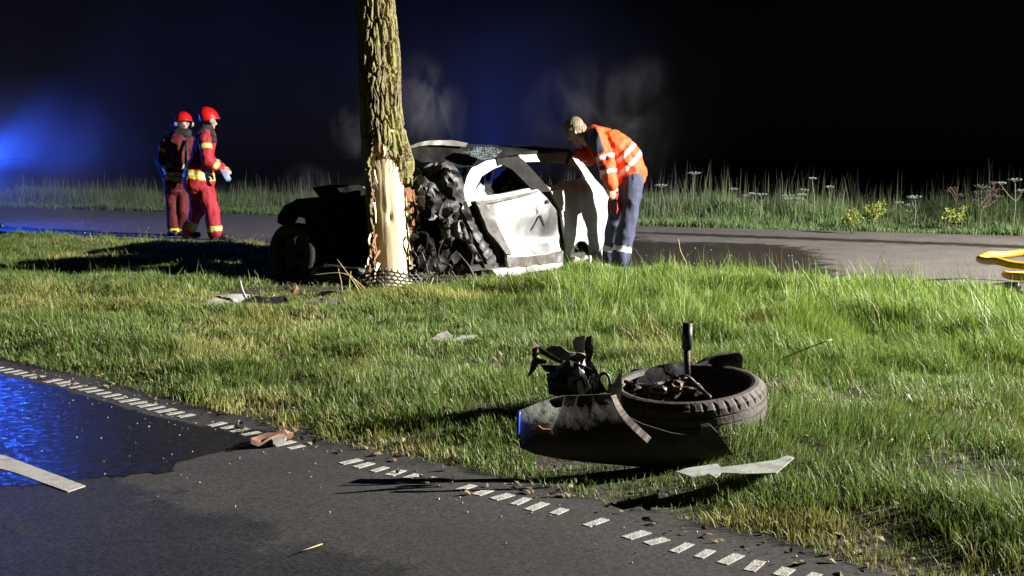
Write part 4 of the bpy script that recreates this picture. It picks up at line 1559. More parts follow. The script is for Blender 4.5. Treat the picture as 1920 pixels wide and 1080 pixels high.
blob('breathing_cylinder', [(J(316, 268, 0.26), J(318, 318, 0.26), 0.075, 0.08)], m_black, fb, 0.016, 2)
tube('breathing_hose', spline([J(312, 252, 0.2), J(298, 275, 0.1), J(292, 300, 0.02), J(302, 322, -0.1), J(310, 340, -0.15)], 6), 0.012, m_grey, fb, 8)
for k, (a, c) in enumerate((((322, 262), (324, 312)), ((350, 262), (348, 312)))):
    tube('harness_strap', spline([J(*a, -0.16), J((a[0] + c[0]) / 2, 285, -0.23), J(*c, -0.21)], 5), 0.022, m_black, fb, 6)
for q in ((325, 216), (321, 234), (314, 248)):
    blob('clip', [(J(*q, 0.02), J(q[0] + 1, q[1] + 2, 0.02), 0.014, 0.012)], m_silver, fb, 0.008, 1)

# ---- the paramedic bending over the car
DP = 11.78
rp = P(1155, 505, DP)
rp.z = 0
pa = empty('person', rp, 'person in orange jacket and navy trousers bending down into the wrecked car', 'person')
J = mkJ(DP, rp)
hc = J(1078, 246, 0.0)
hf = Vector((-0.72, 0.12, -0.62))
hu = Vector((-0.62, 0.0, 0.78))
sh_n, sh_f = J(1120, 258, -0.17), J(1108, 262, 0.18)
el_n, wr_n = J(1138, 307, -0.23), J(1146, 345, -0.24)
el_f, wr_f = J(1104, 296, 0.24), J(1080, 287, 0.04)
hip_n, kn_n, an_n = J(1184, 335, -0.10), J(1177, 412, -0.16), J(1163, 487, -0.19)
hip_f, kn_f, an_f = J(1168, 337, 0.12), J(1154, 412, 0.29), J(1146, 484, 0.38)
spine = [J(1182, 328), J(1172, 296), J(1150, 272), J(1122, 258)]
body = head_prims(hc, hf, hu, 1.02) + [(spine[0], spine[1], .12, .13), (spine[1], spine[2], .13, .14), (spine[2], spine[3], .14, .11), (spine[3], J(1098, 250), .08, .06), (J(1098, 250), hc, .058, .06),
                                       (sh_n, sh_f, .06, .06), (sh_n, el_n, .05, .045), (el_n, wr_n, .042, .03), (sh_f, el_f, .05, .045), (el_f, wr_f, .042, .03), (spine[0], hip_n, .11, .08),
                                       (spine[0], hip_f, .11, .08), (hip_n, kn_n, .08, .055), (kn_n, an_n, .055, .04), (hip_f, kn_f, .08, .055), (kn_f, an_f, .055, .04)]
body += hand_prims(wr_n, Vector((0.12, -0.05, -1)), Vector((0.3, -1, 0)), 0.55) + hand_prims(wr_f, Vector((-0.8, -0.3, -0.3)), Vector((-0.2, -0.2, 1)), 0.8)
blob('body', body, m_skin, pa, 0.010, 2)
hr = hu.normalized()
hff = hf.normalized()
hs = hff.cross(hr).normalized()
blob('hair', [(hc + hr * 0.045 - hff * 0.03, hc + hr * 0.05 + hff * 0.02, 0.098, 0.088), (hc - hff * 0.05 - hr * 0.02, hc - hff * 0.035 - hr * 0.06, 0.078, 0.066)]
     + [(hc + hs * s * 0.062 + hr * 0.0 - hff * 0.01, hc + hs * s * 0.07 - hr * 0.03 - hff * 0.02, 0.034, 0.022) for s in (-1, 1)], m_hair, pa, 0.009, 3, 0.0022, 55, 7)
face_parts(pa, hc, hf, hu)
jk = [(J(1122, 262), J(1148, 276), 0.165, 0.185, 0.85, Vector((0.5, 0, .85))), (J(1148, 276), J(1170, 298), 0.19, 0.205, 0.9, Vector((0.7, 0, .7))), (J(1170, 298), J(1178, 318), 0.205, 0.215, 0.85, X),
      (J(1188, 312), J(1201, 324), 0.10, 0.075, 0.8, X), (sh_n, sh_f, .10, .10), (sh_n, el_n, .088, .078), (el_n, wr_n, .078, .062), (sh_f, el_f, .085, .07), (el_f, wr_f, .062, .044),
      (J(1120, 285, 0.0), J(1140, 335, 0.02), 0.12, 0.09, 0.6, X), (J(1160, 318), J(1164, 326), 0.19, 0.18, .9, X)]
navd = np.array([-0.75, -0.55, 0.35])


def pickP(c):
    m = np.zeros(len(c))
    t1, r1 = along(c, J(1130, 262), J(1190, 322))
    torso = (r1 < 0.36)
    a_n = (along(c, sh_n, el_n)[1] < 0.1) & (along(c, sh_n, el_n)[0] > -0.1) | (along(c, el_n, wr_n)[1] < 0.095) & (along(c, el_n, wr_n)[0] > 0)
    m[torso & ~a_n & (((t1 > 0.50) & (t1 < 0.60)) | ((t1 > 0.74) & (t1 < 0.84)))] = 1
    for p0, p1, lo, hi in ((sh_n, el_n, .70, .86), (el_n, wr_n, .28, .46)):
        m[band(c, p0, p1, lo, hi, .11)] = 1
    s, r = along(c, sh_n, el_n)
    rel = c - np.array(sh_n)
    m[(s > -0.45) & (s < 0.62) & (r < 0.14) & (rel[:, 0] - 0.36 * (-rel[:, 2]) < 0.02) & (c[:, 1] < -0.06)] = 2
    m[(along(c, el_n, wr_n)[0] > 0.05) & (along(c, el_n, wr_n)[0] < 0.25) & (along(c, el_n, wr_n)[1] < .1) & (c[:, 0] < el_n.x - 0.03)] = 2
    return m


blob('jacket', jk, [m_orange, m_silver, m_dnavy], pa, 0.012, 2, 0.016, 7, 23, pickP)
blob('trousers', [(J(1178, 322), J(1176, 340), .165, .16, .9, X), (hip_n, kn_n, .118, .092), (kn_n, an_n, .092, .085), (hip_f, kn_f, .118, .092), (kn_f, an_f, .092, .085)], [m_navy, m_silver], pa, 0.012, 2, 0.016, 6, 25,
     lambda c: (band(c, kn_n, an_n, .66, .80, .13) | band(c, kn_f, an_f, .66, .80, .13)).astype(int))
for an in (an_n, an_f):
    g0 = Vector((an.x, an.y, 0.045))
    dx = Vector((-0.95, -0.2 if an is an_n else 0.2, 0)).normalized()
    blob('shoe', [(Vector((an.x, an.y, an.z + 0.02)), g0, .06, .055), (g0 - dx * 0.03, g0 + dx * 0.16, 0.048, 0.04)], m_grey, pa, 0.012, 3)
m_redp = pm('red_cloth', (0.65, 0.015, 0.015), None, rough=0.6)
splinter('glove_strap', [J(1157, 362, -0.20), J(1160, 380, -0.19), J(1159, 404, -0.19)], 0.02, 0.016, m_redp, pa, seed=4)
splinter('glove_strap', [J(1146, 378, -0.14), J(1147, 390, -0.14), J(1148, 400, -0.14)], 0.014, 0.012, m_redp, pa, seed=5)
o = blob('radio', [(wr_f + Vector((-0.06, -0.06, 0.0)), wr_f + Vector((-0.10, -0.08, -0.10)), 0.028, 0.026)], m_blackp, pa, 0.01, 1)

# ================================================================== debris on the verge
ID = Matrix()


def piece(name, px, d, mat, seed, label=None, cat=None, root=None, **kw):
    """torn sheet standing at depth d; a thing of its own or a part of root"""
    if root is None:
        o = shard(name, px, d, mat, seed, parent=tree, base=ID, **kw)
        o.parent = None
        return tag(o, label, cat)
    return shard(name, px, d, mat, seed, parent=root, base=Matrix.Translation(-root.location), **kw)


def flat_piece(name, px, z, mat, seed, amp=0.02, freq=6, th=0.012, root=None, label=None, cat=None, slope=(0, 0), step=0.03):
    pts = [G(*q, z) for q in px]
    V, F = cdt([(q.x, q.y) for q in pts], (), step, .3, seed)
    c = V.mean(0)
    zz_ = z + folds(V[:, 0], V[:, 1], amp, freq, seed, 4) + (V[:, 0] - c[0]) * slope[0] + (V[:, 1] - c[1]) * slope[1]
    off = root.location if root else Vector((0, 0, 0))
    o = thick(name, np.column_stack([V, zz_]) - np.array(off), F, (0, 0, 1), th, mat, root)
    if root is None:
        tag(o, label, cat)
    return o


m_lamp = pm('scuffed_grey_plastic', (0.26, 0.235, 0.235), (0.10, 0.09, 0.09), 9, 0.5, bump=0.2, bscale=40)
m_brown = pm('brown_torn_plastic', (0.30, 0.17, 0.11), (0.16, 0.09, 0.06), 12, 0.6)
m_pale = pm('pale_scuffed_trim', (0.36, 0.38, 0.35), (0.24, 0.25, 0.23), 10, 0.5, bump=0.15, c3=(0.14, 0.14, 0.12), s3=14, lo3=0.6, hi3=0.7)
m_bump = pm('charcoal_bumper_plastic', (0.03, 0.028, 0.026), (0.065, 0.058, 0.052), 3, 0.42, bump=0.2, bscale=30, c3=(0.13, 0.12, 0.11), s3=2.2, lo3=0.56, hi3=0.75)
m_bluep = pm('blue_surface_and_light', (0.03, 0.10, 0.75), (0.02, 0.05, 0.4), 30, 0.2)  # shared by blue parts and by blue light painted on wreckage
m_rust = pm('rusty_steel', (0.09, 0.055, 0.04), (0.05, 0.04, 0.035), 20, 0.6, metal=0.5, bump=0.3)

# ---- the torn off wheel: tyre on its side, strut and arms still attached
tyc = P(1288, 770, 4.70)
whl = empty('torn_off_wheel', (tyc.x, tyc.y, 0.0), 'torn off car wheel lying on its side with a suspension strut sticking up', 'wheel')
TR, TW_ = 0.328, 0.235
TM = Matrix.Translation((0, 0, 0.106)) @ Matrix.Rotation(R(4.5), 4, 'X') @ Matrix.Rotation(R(-4), 4, 'Y')
prof = [(0.80, .40), (0.81, .44), (0.83, .475), (0.87, .49), (0.915, .475), (0.955, .43), (0.985, .385)]
tread = []
for k in range(6):
    z0, z1 = 0.385 - 0.77 * k / 5.0, 0.385 - 0.77 * (k + 1) / 5.0
    if k < 5:
        tread += [(1.0, z0 - 0.012), (1.0, z1 + 0.03), (0.975, z1 + 0.02), (0.975, z1 - 0.004)]
tread = tread[:-2]
low = [(r_, -z_2) for r_, z_2 in prof[::-1]]
prof = prof + tread + low + [(0.80, -.40), (0.86, -.38), (0.935, -.3), (0.95, 0.0), (0.935, .3), (0.86, .38)]
n = 168
bm = bmesh.new()
rings = []
for k in range(n):
    a = 2 * math.pi * k / n
    ring = []
    for i, (r_, zr2) in enumerate(prof):
        rr = r_ * TR
        if 5 <= i <= 7 or len(prof) - 15 <= i <= len(prof) - 11:
            rr -= 0.007 * (k % 4 == 0)
        rr *= 1 + 0.006 * math.sin(3 * a + 1)
        ring.append(bm.verts.new(TM @ Vector((rr * math.cos(a), rr * math.sin(a), zr2 * TW_))))
    rings.append(ring)
mm_ = len(prof)
for k in range(n):
    a, c = rings[k], rings[(k + 1) % n]
    for i in range(mm_):
        bm.faces.new((a[i], a[(i + 1) % mm_], c[(i + 1) % mm_], c[i]))
bm_obj('tyre', bm, m_tyre, whl)


def WL(px, py, d):
    return P(px, py, d - 0.25) - whl.location


bm = bmesh.new()
bmesh.ops.create_cone(bm, segments=36, radius1=0.19, radius2=0.19, depth=0.02, cap_ends=True, matrix=TM @ Matrix.Translation((0, 0, -0.05)))
bm_obj('brake_disc', bm, m_rust, whl)
tube('strut', [WL(1289, 606, 5.0), WL(1288, 655, 5.0)], 0.0215, m_blackp, whl, 14)
tube('strut_rod', [WL(1288, 654, 5.0), WL(1289, 706, 5.0)], [0.014, 0.013], m_rust, whl, 12)
tube('control_arm', spline([WL(1290, 706, 5.0), WL(1278, 716, 4.97), WL(1262, 727, 4.95), WL(1250, 740, 4.95)], 4), 0.012, m_rust, whl)
tube('control_arm', spline([WL(1291, 708, 5.0), WL(1310, 727, 4.85), WL(1331, 745, 4.76)], 4), 0.009, m_rust, whl)
tube('tie_rod', spline([WL(1170, 715, 5.0), WL(1205, 722, 5.0), WL(1262, 726, 4.98), WL(1300, 728, 4.98)], 4), 0.008, m_rust, whl)
lump('hub_knuckle', WL(1262, 742, 4.98), (0.05, 0.04, 0.05), m_rust, 81, parent=whl, sub=2)
lump('brake_caliper', WL(1298, 735, 5.0), (0.06, 0.04, 0.035), m_rust, 82, parent=whl, sub=2)
lump('rubber_bush', WL(1192, 730, 4.98), (0.04, 0.03, 0.03), m_lamp, 83, parent=whl, sub=2)
lump('rubber_bush', WL(1230, 745, 4.9), (0.035, 0.03, 0.03), m_rust, 84, parent=whl, sub=2)
rw_ = random.Random(55)
for k in range(12):
    lump('hub_wreckage', WL(rw_.uniform(1180, 1310), rw_.uniform(722, 750), rw_.uniform(4.82, 5.08)), (rw_.uniform(.02, .05), rw_.uniform(.02, .04), rw_.uniform(.015, .03)), (m_rust, m_blackp, m_lamp)[k % 3], 300 + k, parent=whl, sub=2, amp=0.6)
for k in range(7):
    a_, b_2 = (rw_.uniform(1180, 1300), rw_.uniform(712, 748)), (rw_.uniform(1180, 1320), rw_.uniform(712, 750))
    tube('brake_pipe', spline([WL(*a_, 4.95), WL((a_[0] + b_2[0]) / 2, min(a_[1], b_2[1]) - 8, 4.93), WL(*b_2, 4.95)], 4), 0.005, (m_rust, m_blackp)[k % 2], whl, 6)
# torn flap of sidewall standing on the rear of the tyre, and the liner beside it
bm = bmesh.new()
fl = spline([WL(1306, 690, 5.24), WL(1325, 678, 5.27), WL(1350, 671, 5.27), WL(1375, 668, 5.24), WL(1391, 667, 5.17)], 5)
rg_ = []
for i, p in enumerate(fl):
    t = i / (len(fl) - 1)
    hgt = 0.035 + 0.055 * t
    out = Vector((0, 0.035, 0))
    rg_.append([bm.verts.new(p + Vector((0, 0, 0.012)) + out), bm.verts.new(p + Vector((0, -0.02, 0))), bm.verts.new(p + Vector((0, 0.0, -hgt))), bm.verts.new(p + Vector((0, 0.02, -hgt))), bm.verts.new(p + Vector((0, 0.035, -0.005)) + out)])
for a, c in zip(rg_, rg_[1:]):
    for k in range(5):
        bm.faces.new((a[k], a[(k + 1) % 5], c[(k + 1) % 5], c[k]))
bm.faces.new(rg_[0])
bm.faces.new(rg_[-1][::-1])
bm_obj('torn_sidewall', bm, m_tyre, whl, True)
piece('arch_liner', [(1172, 724), (1192, 712), (1215, 696), (1228, 690), (1262, 684), (1300, 684), (1306, 700), (1262, 704), (1235, 716), (1205, 724)], 4.91, m_blackp, 85, root=whl, amp=0.06, freq=6, tilt=(0.1, 1.0))
piece('arch_liner', [(1175, 708), (1188, 692), (1202, 690), (1204, 702), (1190, 712)], 4.95, m_lamp, 86, root=whl, amp=0.03, freq=9)


# ---- long bumper panel lying against it
bp_ = P(1150, 830, 4.1)
bum = empty('bumper_panel', (bp_.x, bp_.y, 0.0), 'long charcoal bumper panel lying in the grass in front of the torn off wheel', 'bumper')


def curved_piece(name, px, d, mat, root, bow, cy_px, th=0.012, step=0.03, seed=0, tilt=0.0, amp=0.0):
    pts = [P(*q, d) for q in px]
    V, F = cdt([(q.x, q.z) for q in pts], (), step, .25, seed)
    zc = P(px[0][0], cy_px, d).z
    zn = (V[:, 1] - zc)
    y = d - bow * np.sqrt(np.clip(1 - (zn / 0.16) ** 2, 0.02, 1)) + tilt * (V[:, 0] - V[:, 0].mean()) + (folds(V[:, 0], V[:, 1], amp, 5, seed, 3) if amp else 0)
    W = np.stack([V[:, 0], y, V[:, 1]], 1) - np.array(root.location)
    return thick(name, W, F, (0, -1, 0), th, mat, root, True)


curved_piece('bumper_skin', [(973, 766), (1005, 755), (1042, 746), (1060, 741), (1110, 739), (1152, 737), (1163, 768), (1200, 784), (1250, 798), (1300, 806), (1332, 798), (1344, 810), (1362, 836), (1336, 846),
                             (1300, 856), (1265, 864), (1225, 864), (1160, 858), (1100, 852), (1050, 846), (1000, 836), (974, 824)], 4.2, m_bump, bum, 0.12, 830, 0.012, 0.025, 3, 0.0, 0.012)
curved_piece('bumper_end', [(971, 764), (1005, 754), (1058, 740), (1052, 758), (1040, 780), (1030, 800), (1010, 796), (976, 812)], 4.185, m_pale, bum, 0.12, 830, 0.008, 0.025, 4, 0.0, 0.005)
piece('torn_tab', [(1002, 806), (1010, 798), (1018, 804), (1034, 805), (1036, 814), (1018, 812), (1008, 820)], 4.05, m_brown, 91, root=bum, amp=0.02, freq=10)
tube('blue_lit_edge', spline([P(973, 770, 4.10) - bum.location, P(972, 792, 4.08) - bum.location, P(971, 822, 4.07) - bum.location], 4), 0.006, m_bluep, bum, 6)  # blue light along the panel edge, painted as blue strips
tube('blue_lit_edge', spline([P(1000, 808, 4.05) - bum.location, P(988, 818, 4.04) - bum.location, P(980, 832, 4.04) - bum.location], 4), 0.005, m_bluep, bum, 6)
piece('mounting_lug', [(1316, 800), (1332, 797), (1346, 812), (1364, 838), (1340, 850), (1322, 836)], 4.07, m_blackp, 92, root=bum, amp=0.03, freq=8, th=0.05)

# ---- bent strip of metal hooked over it
bs = P(1175, 790, 4.1)
strip = empty('bent_metal_strip', (bs.x, bs.y, 0.0), 'curved pale metal strip hooked over the bumper panel beside the wheel', 'metal strip')
piece('blade', [(1161, 700), (1164, 698), (1166, 722), (1164, 745), (1168, 764), (1160, 758), (1148, 744), (1146, 732), (1152, 716)], 4.09, m_lamp, 93, root=strip, amp=0.02, freq=8)
splinter('strip', [P(1150, 742, 4.06) - strip.location, P(1160, 764, 4.04) - strip.location, P(1176, 786, 4.03) - strip.location, P(1196, 806, 4.02) - strip.location, P(1217, 825, 4.02) - strip.location], 0.011, 0.014,
         pm('pale_bent_metal', (0.42, 0.36, 0.33), (0.28, 0.22, 0.2), 18, 0.4, metal=0.4), strip, seed=6, jit=0.04)

# ---- mangled headlamp
hl = P(1085, 738, 4.85)
lamp = empty('mangled_headlamp', (hl.x, hl.y, 0.0), 'mangled headlamp and bracket wreckage standing behind the bumper panel', 'headlamp')
HP = dict(root=lamp, freq=8, step=0.022)
lump('housing', P(1078, 715, 4.95) - lamp.location, (0.105, 0.09, 0.085), m_blackp, 95, parent=lamp)
piece('housing_shell', [(1025, 706), (1030, 740), (1056, 748), (1100, 746), (1140, 736), (1119, 698), (1095, 684), (1068, 674), (1056, 684), (1040, 700)], 4.86, m_blackp, 96, amp=0.10, **HP)
piece('bracket_plate', [(1023, 655), (1035, 648), (1051, 648), (1066, 660), (1080, 662), (1078, 678), (1061, 676), (1039, 674), (1025, 668)], 4.95, m_lamp, 97, amp=0.03, **HP)
piece('bracket_plate', [(1054, 684), (1066, 672), (1084, 660), (1098, 664), (1112, 680), (1124, 702), (1116, 712), (1098, 704), (1086, 706), (1072, 696)], 4.88, m_lamp, 98, amp=0.06, **HP)
piece('bent_tab', [(1074, 640), (1080, 632), (1096, 629), (1098, 645), (1094, 662), (1084, 662), (1075, 654)], 4.9, pm('silver_tab', (0.42, 0.36, 0.38), (0.25, 0.2, 0.2), 15, 0.4, metal=0.4), 99, amp=0.03, **HP)
piece('bent_tab', [(1098, 630), (1108, 627), (1112, 640), (1112, 662), (1106, 678), (1099, 672), (1096, 655)], 4.86, m_blackp, 100, amp=0.05, **HP)
piece('arm', [(996, 644), (1000, 641), (1010, 648), (1011, 664), (1003, 672), (998, 668)], 4.88, m_brown, 101, amp=0.02, **HP)
piece('arm', [(1008, 650), (1014, 652), (1040, 668), (1056, 678), (1052, 682), (1030, 672), (1012, 662)], 4.86, m_blackp, 102, amp=0.02, **HP)
piece('arm', [(1000, 668), (1012, 672), (1026, 676), (1024, 682), (1010, 682), (1002, 696), (989, 708), (994, 690)], 4.88, m_blackp, 103, amp=0.03, **HP)
piece('arm', [(1012, 684), (1050, 686), (1052, 700), (1036, 702), (1020, 694)], 4.9, m_blackp, 104, amp=0.03, **HP)
piece('blue_lit_glass', [(1024, 702), (1038, 698), (1042, 690), (1050, 686), (1052, 696), (1044, 706), (1028, 710)], 4.82, m_bluep, 105, amp=0.03, **HP)  # glass bit with the blue reflected light put into its colour
piece('white_tab', [(1082, 718), (1090, 712), (1098, 738), (1090, 742), (1084, 736)], 4.76, m_silver, 106, amp=0.015, **HP)
piece('white_tab', [(1092, 706), (1098, 704), (1108, 728), (1100, 736), (1097, 730), (1101, 726)], 4.75, m_silver, 107, amp=0.015, **HP)
piece('hook', [(1064, 712), (1072, 706), (1086, 700), (1088, 708), (1074, 714), (1070, 722), (1066, 720)], 4.77, m_lamp, 108, amp=0.015, **HP)
for pts in ([(1099, 740), (1104, 715), (1112, 704), (1119, 720), (1122, 742)], [(1122, 738), (1122, 712), (1130, 700), (1140, 704), (1144, 722), (1140, 738)], [(1108, 742), (1108, 722), (1114, 712), (1116, 740)]):
    tube('hose', spline([P(*q, 4.78) - lamp.location for q in pts], 5), 0.007, m_blackp, lamp, 7)

# ---- other pieces lying about
flat_piece('trim_strip', [(1268, 884), (1290, 877), (1345, 869), (1352, 876), (1400, 870), (1455, 861), (1476, 852), (1489, 856), (1474, 870), (1456, 886), (1400, 888), (1352, 886), (1342, 895), (1328, 888), (1296, 893)], 0.085, m_pale, 111,
           0.03, 2.2, 0.004, None, 'pale grey strip of car trim lying in the grass nearest the camera', 'trim strip')
gp = P(840, 652, 6.9)
gpr = empty('crumpled_panel_piece', (gp.x, gp.y, 0), 'grey and pale crumpled scrap of bodywork alone in the mid grass', 'scrap')
piece('dark_sheet', [(786, 656), (800, 640), (820, 628), (836, 625), (848, 634), (842, 650), (826, 660), (800, 664)], 6.72, m_lamp, 112, root=gpr, amp=0.06, freq=5, tilt=(0.3, 1.0), th=0.02)
piece('pale_sheet', [(838, 652), (846, 636), (866, 630), (894, 631), (886, 644), (870, 654), (852, 664), (842, 662)], 6.68, m_pale, 113, root=gpr, amp=0.07, freq=7, tilt=(0.2, 0.8), th=0.02)
wp_ = P(425, 566, 9.1)
piece('white_body_scrap', [(384, 574), (390, 562), (400, 560), (408, 554), (440, 552), (464, 554), (468, 562), (452, 566), (440, 576), (420, 573), (402, 580)], 8.72, m_paintw, 114, 'torn white scrap of bodywork at the left end of the debris line', 'scrap',
      amp=0.06, freq=6, tilt=(0.1, 1.2), th=0.02)
piece('brown_scrap', [(541, 552), (548, 540), (556, 535), (560, 542), (556, 552), (546, 556)], 9.3, m_brown, 115, 'small reddish brown scrap sticking up among the debris', 'scrap', amp=0.03, freq=9)
piece('dark_slab', [(538, 578), (552, 570), (590, 564), (628, 560), (634, 568), (600, 580), (556, 588)], 8.48, m_lamp, 116, 'flat dark slab of plastic at the right end of the debris line', 'scrap', amp=0.03, freq=6, tilt=(0, 1.5), th=0.02)
piece('dark_scrap', [(448, 578), (460, 562), (478, 556), (500, 560), (530, 556), (540, 566), (524, 578), (490, 584)], 8.62, m_blackp, 117, 'low black scrap between the white scrap and the brown one', 'scrap', amp=0.05, freq=7, tilt=(0, 1.0), th=0.02)
piece('glinting_scrap', [(478, 563), (486, 557), (499, 558), (500, 564), (488, 568)], 8.72, m_bluep, 118, 'small glinting blue green scrap in the debris line', 'scrap', amp=0.03, freq=9)
piece('dark_scrap', [(586, 560), (600, 548), (622, 546), (650, 552), (640, 562), (610, 566)], 9.0, m_char, 122, 'low black scrap in front of the bumper remains left of the grille', 'scrap', amp=0.06, freq=7, tilt=(0, 1.0), th=0.02)
piece('dark_scrap', [(300, 582), (318, 574), (330, 576), (322, 584)], 8.6, m_lamp, 123, 'tiny grey scrap left of the white scrap', 'scrap', amp=0.03, freq=7, tilt=(0, 1.0), th=0.015)
for k, (pts, lab) in enumerate([([(450, 526), (454, 542), (462, 560), (470, 572)], 'pale thin stick standing up beside the white scrap'),
                                ([(456, 552), (464, 562), (474, 574)], 'short dark stick leaning across the white scrap'),
                                ([(505, 560), (514, 552)], 'short pale twig lying in the middle of the debris')]):
    o = tube('stick', spline([P(*q, 8.7) for q in pts], 4), 0.010 if k < 2 else 0.008, [m_pale, m_lamp, m_pale][k], None, 6)
    tag(o, lab, 'stick')
tw = flat_piece('bark_scrap', [(470, 824), (478, 815), (500, 809), (548, 806), (550, 812), (520, 816), (490, 822)], 0.03, m_brown, 119, 0.03, 8, 0.02, None, 'curled brown scrap of bark on the road edge', 'bark scrap')
tag(flat_piece('pale_chip', [(505, 820), (520, 815), (538, 816), (534, 823), (512, 826)], 0.02, m_pale, 120, 0.01, 8, 0.015), 'small pale chip lying beside the brown bark scrap', 'chip')

# ---- torn grille at the foot of the tree
gr0 = P(745, 535, 9.55)
grl = empty('radiator_grille', (gr0.x, gr0.y, 0), 'black honeycomb radiator grille lying at the foot of the tree', 'grille')


def grid_pt(u, v):
    """u 0..1 across, v 0..1 up"""
    px = 668 + u * 128
    py = 553 - v * (46 - 20 * max(0, 0.4 - u) + 6 * math.sin(u * 5)) - 10 * max(0, u - 0.75)
    return P(px, py, 9.58 - 0.12 * math.sin(math.pi * u) + 0.10 * v) - grl.location


bm = bmesh.new()
for r_ in range(7):
    for c_ in range(11):
        u0 = (c_ + 0.5 * (r_ % 2)) / 11.5
        v0 = r_ / 7
        w_, h_ = 1 / 11.5, 1 / 7
        hexp = [(u0, v0 + .33 * h_), (u0 + .5 * w_, v0), (u0 + w_, v0 + .33 * h_), (u0 + w_, v0 + h_)]
        for a, b2 in ((hexp[0], hexp[1]), (hexp[1], hexp[2]), (hexp[2], hexp[3])):
            add_tube(bm, [grid_pt(*a), grid_pt(*b2)], 0.0085, 5)
bm_obj('honeycomb', bm, m_blackp, grl)
tube('grille_frame', spline([grid_pt(0, 0), grid_pt(.3, -.05), grid_pt(.6, -.05), grid_pt(.85, 0.05), grid_pt(1.05, .3), grid_pt(1.12, .7)], 6), 0.018, m_blackp, grl, 8)
tube('grille_frame', spline([grid_pt(0, 0), grid_pt(-.02, .5), grid_pt(0.05, 1.02)], 6), 0.014, m_blackp, grl, 8)
piece('chrome_lip', [(752, 556), (780, 553), (806, 546), (822, 540), (824, 545), (806, 553), (782, 559), (756, 562)], 9.4, m_chrome, 121, root=grl, amp=0.04, freq=12, tilt=(0, .5))

# ================================================================== fire hose at the right edge
m_hose = pm('yellow_hose', (0.62, 0.36, 0.03), (0.52, 0.29, 0.02), 14, 0.45, bump=0.15, bscale=60)
hz0 = P(1900, 545, 9.95)
hose = empty('fire_hose', (hz0.x, hz0.y, 0), 'yellow fire hose lying in springy loops on the road edge', 'hose')


def loop_pts(c, rx, ry, z0, z1, a0, a1, n=26):
    out = []
    for k in range(n):
        a = a0 + (a1 - a0) * k / (n - 1)
        out.append(Vector((c[0] + rx * math.cos(a), c[1] + ry * math.sin(a), z0 + (z1 - z0) * k / (n - 1))))
    return out


rh = random.Random(5)
lp = loop_pts((0.34, 0.20), 0.50, 0.50, 0.26, 0.20, R(50), R(320), 30) + loop_pts((0.50, 0.02), 0.58, 0.46, 0.18, 0.05, R(-20), R(-330), 30) + loop_pts((0.75, -0.1), 0.7, 0.40, 0.04, 0.035, R(40), R(-130), 16)
lp = [p + Vector((rh.gauss(0, .02), rh.gauss(0, .02), abs(rh.gauss(0, .012)))) for p in lp[::2]]
tube('hose_loop', spline(lp, 5), 0.034, m_hose, hose, 12)
tube('hose_coupling', [(-0.10, -0.06, 0.04), (-0.02, -0.16, 0.05)], 0.04, m_blackp, hose, 10)
bc = G(1946, 655)
case = empty('blue_post', (bc.x, bc.y, 0), 'blue marker post at the right edge of the picture', 'post')
bar('post', (0, 0, 0), (0, 0, 0.34), 0.15, 0.06, m_bluep, case)
bar('post_cap', (0, 0, 0.34), (0, 0, 0.37), 0.17, 0.08, m_navy, case)

# ================================================================== wild plants along the far roadside
m_stem = pm('plant_stem', (0.10, 0.12, 0.06), (0.16, 0.15, 0.09), 8, 0.7)
m_dead = pm('dead_stem', (0.12, 0.085, 0.075), (0.08, 0.06, 0.05), 8, 0.8)
m_umbel = pm('umbel_flowers', (0.26, 0.29, 0.25), (0.15, 0.18, 0.14), 40, 0.7)
m_yweed = pm('yellow_weed', (0.22, 0.24, 0.03), (0.16, 0.2, 0.03), 20, 0.6)
ORD = ['first', 'second', 'third', 'fourth', 'fifth', 'sixth', 'seventh', 'eighth', 'ninth', 'tenth', 'eleventh', 'twelfth', 'thirteenth']


def umbel_plant(px, top, d, heads, dead, label, group, spread=0.22, seed=0):
    rg = random.Random(seed)
    tp = P(px, top, d)
    root = empty('umbel_plant', (tp.x + rg.uniform(-.05, .05), d, 0), label, 'wild plant', group)
    st = m_dead if dead else m_stem
    Hh = tp.z
    bm = bmesh.new()
    sp = spline([(0, 0, 0), (0.02, 0, Hh * 0.5), (tp.x - root.location.x, 0, Hh - 0.06)], 5)
    add_tube(bm, sp, [0.010 - 0.0005 * k for k in range(len(sp))], 6)
    ends = [sp[-1]]
    for k in range(heads - 1):
        b0 = sp[4 + rg.randrange(4)]
        a = rg.uniform(0, 6.28)
        e = b0 + Vector((math.cos(a) * spread, math.sin(a) * spread * .6, rg.uniform(0.12, 0.3)))
        add_tube(bm, spline([b0, b0.lerp(e, .5) + Vector((0, 0, -.02)), e], 3), 0.006, 5)
        ends.append(e)
    bm_obj('stem', bm, st, root, True)
    for e in ends:
        bm = bmesh.new()
        w = rg.uniform(0.06, 0.11) * (1.25 if e is ends[0] else 1)
        for k in range(11):
            a, r_ = k * 2.4, w * math.sqrt((k + .5) / 11)
            q = e + Vector((math.cos(a) * r_, math.sin(a) * r_, 0.055 - 0.02 * (r_ / w) ** 2))
            add_tube(bm, [e, q], 0.0028, 4)
            bmesh.ops.create_icosphere(bm, subdivisions=1, radius=0.012 if dead else 0.02, matrix=Matrix.Translation(q) @ Matrix.Diagonal((1, 1, .45, 1)))
        bm_obj('flower_head', bm, st if dead else m_umbel, root)
    return root


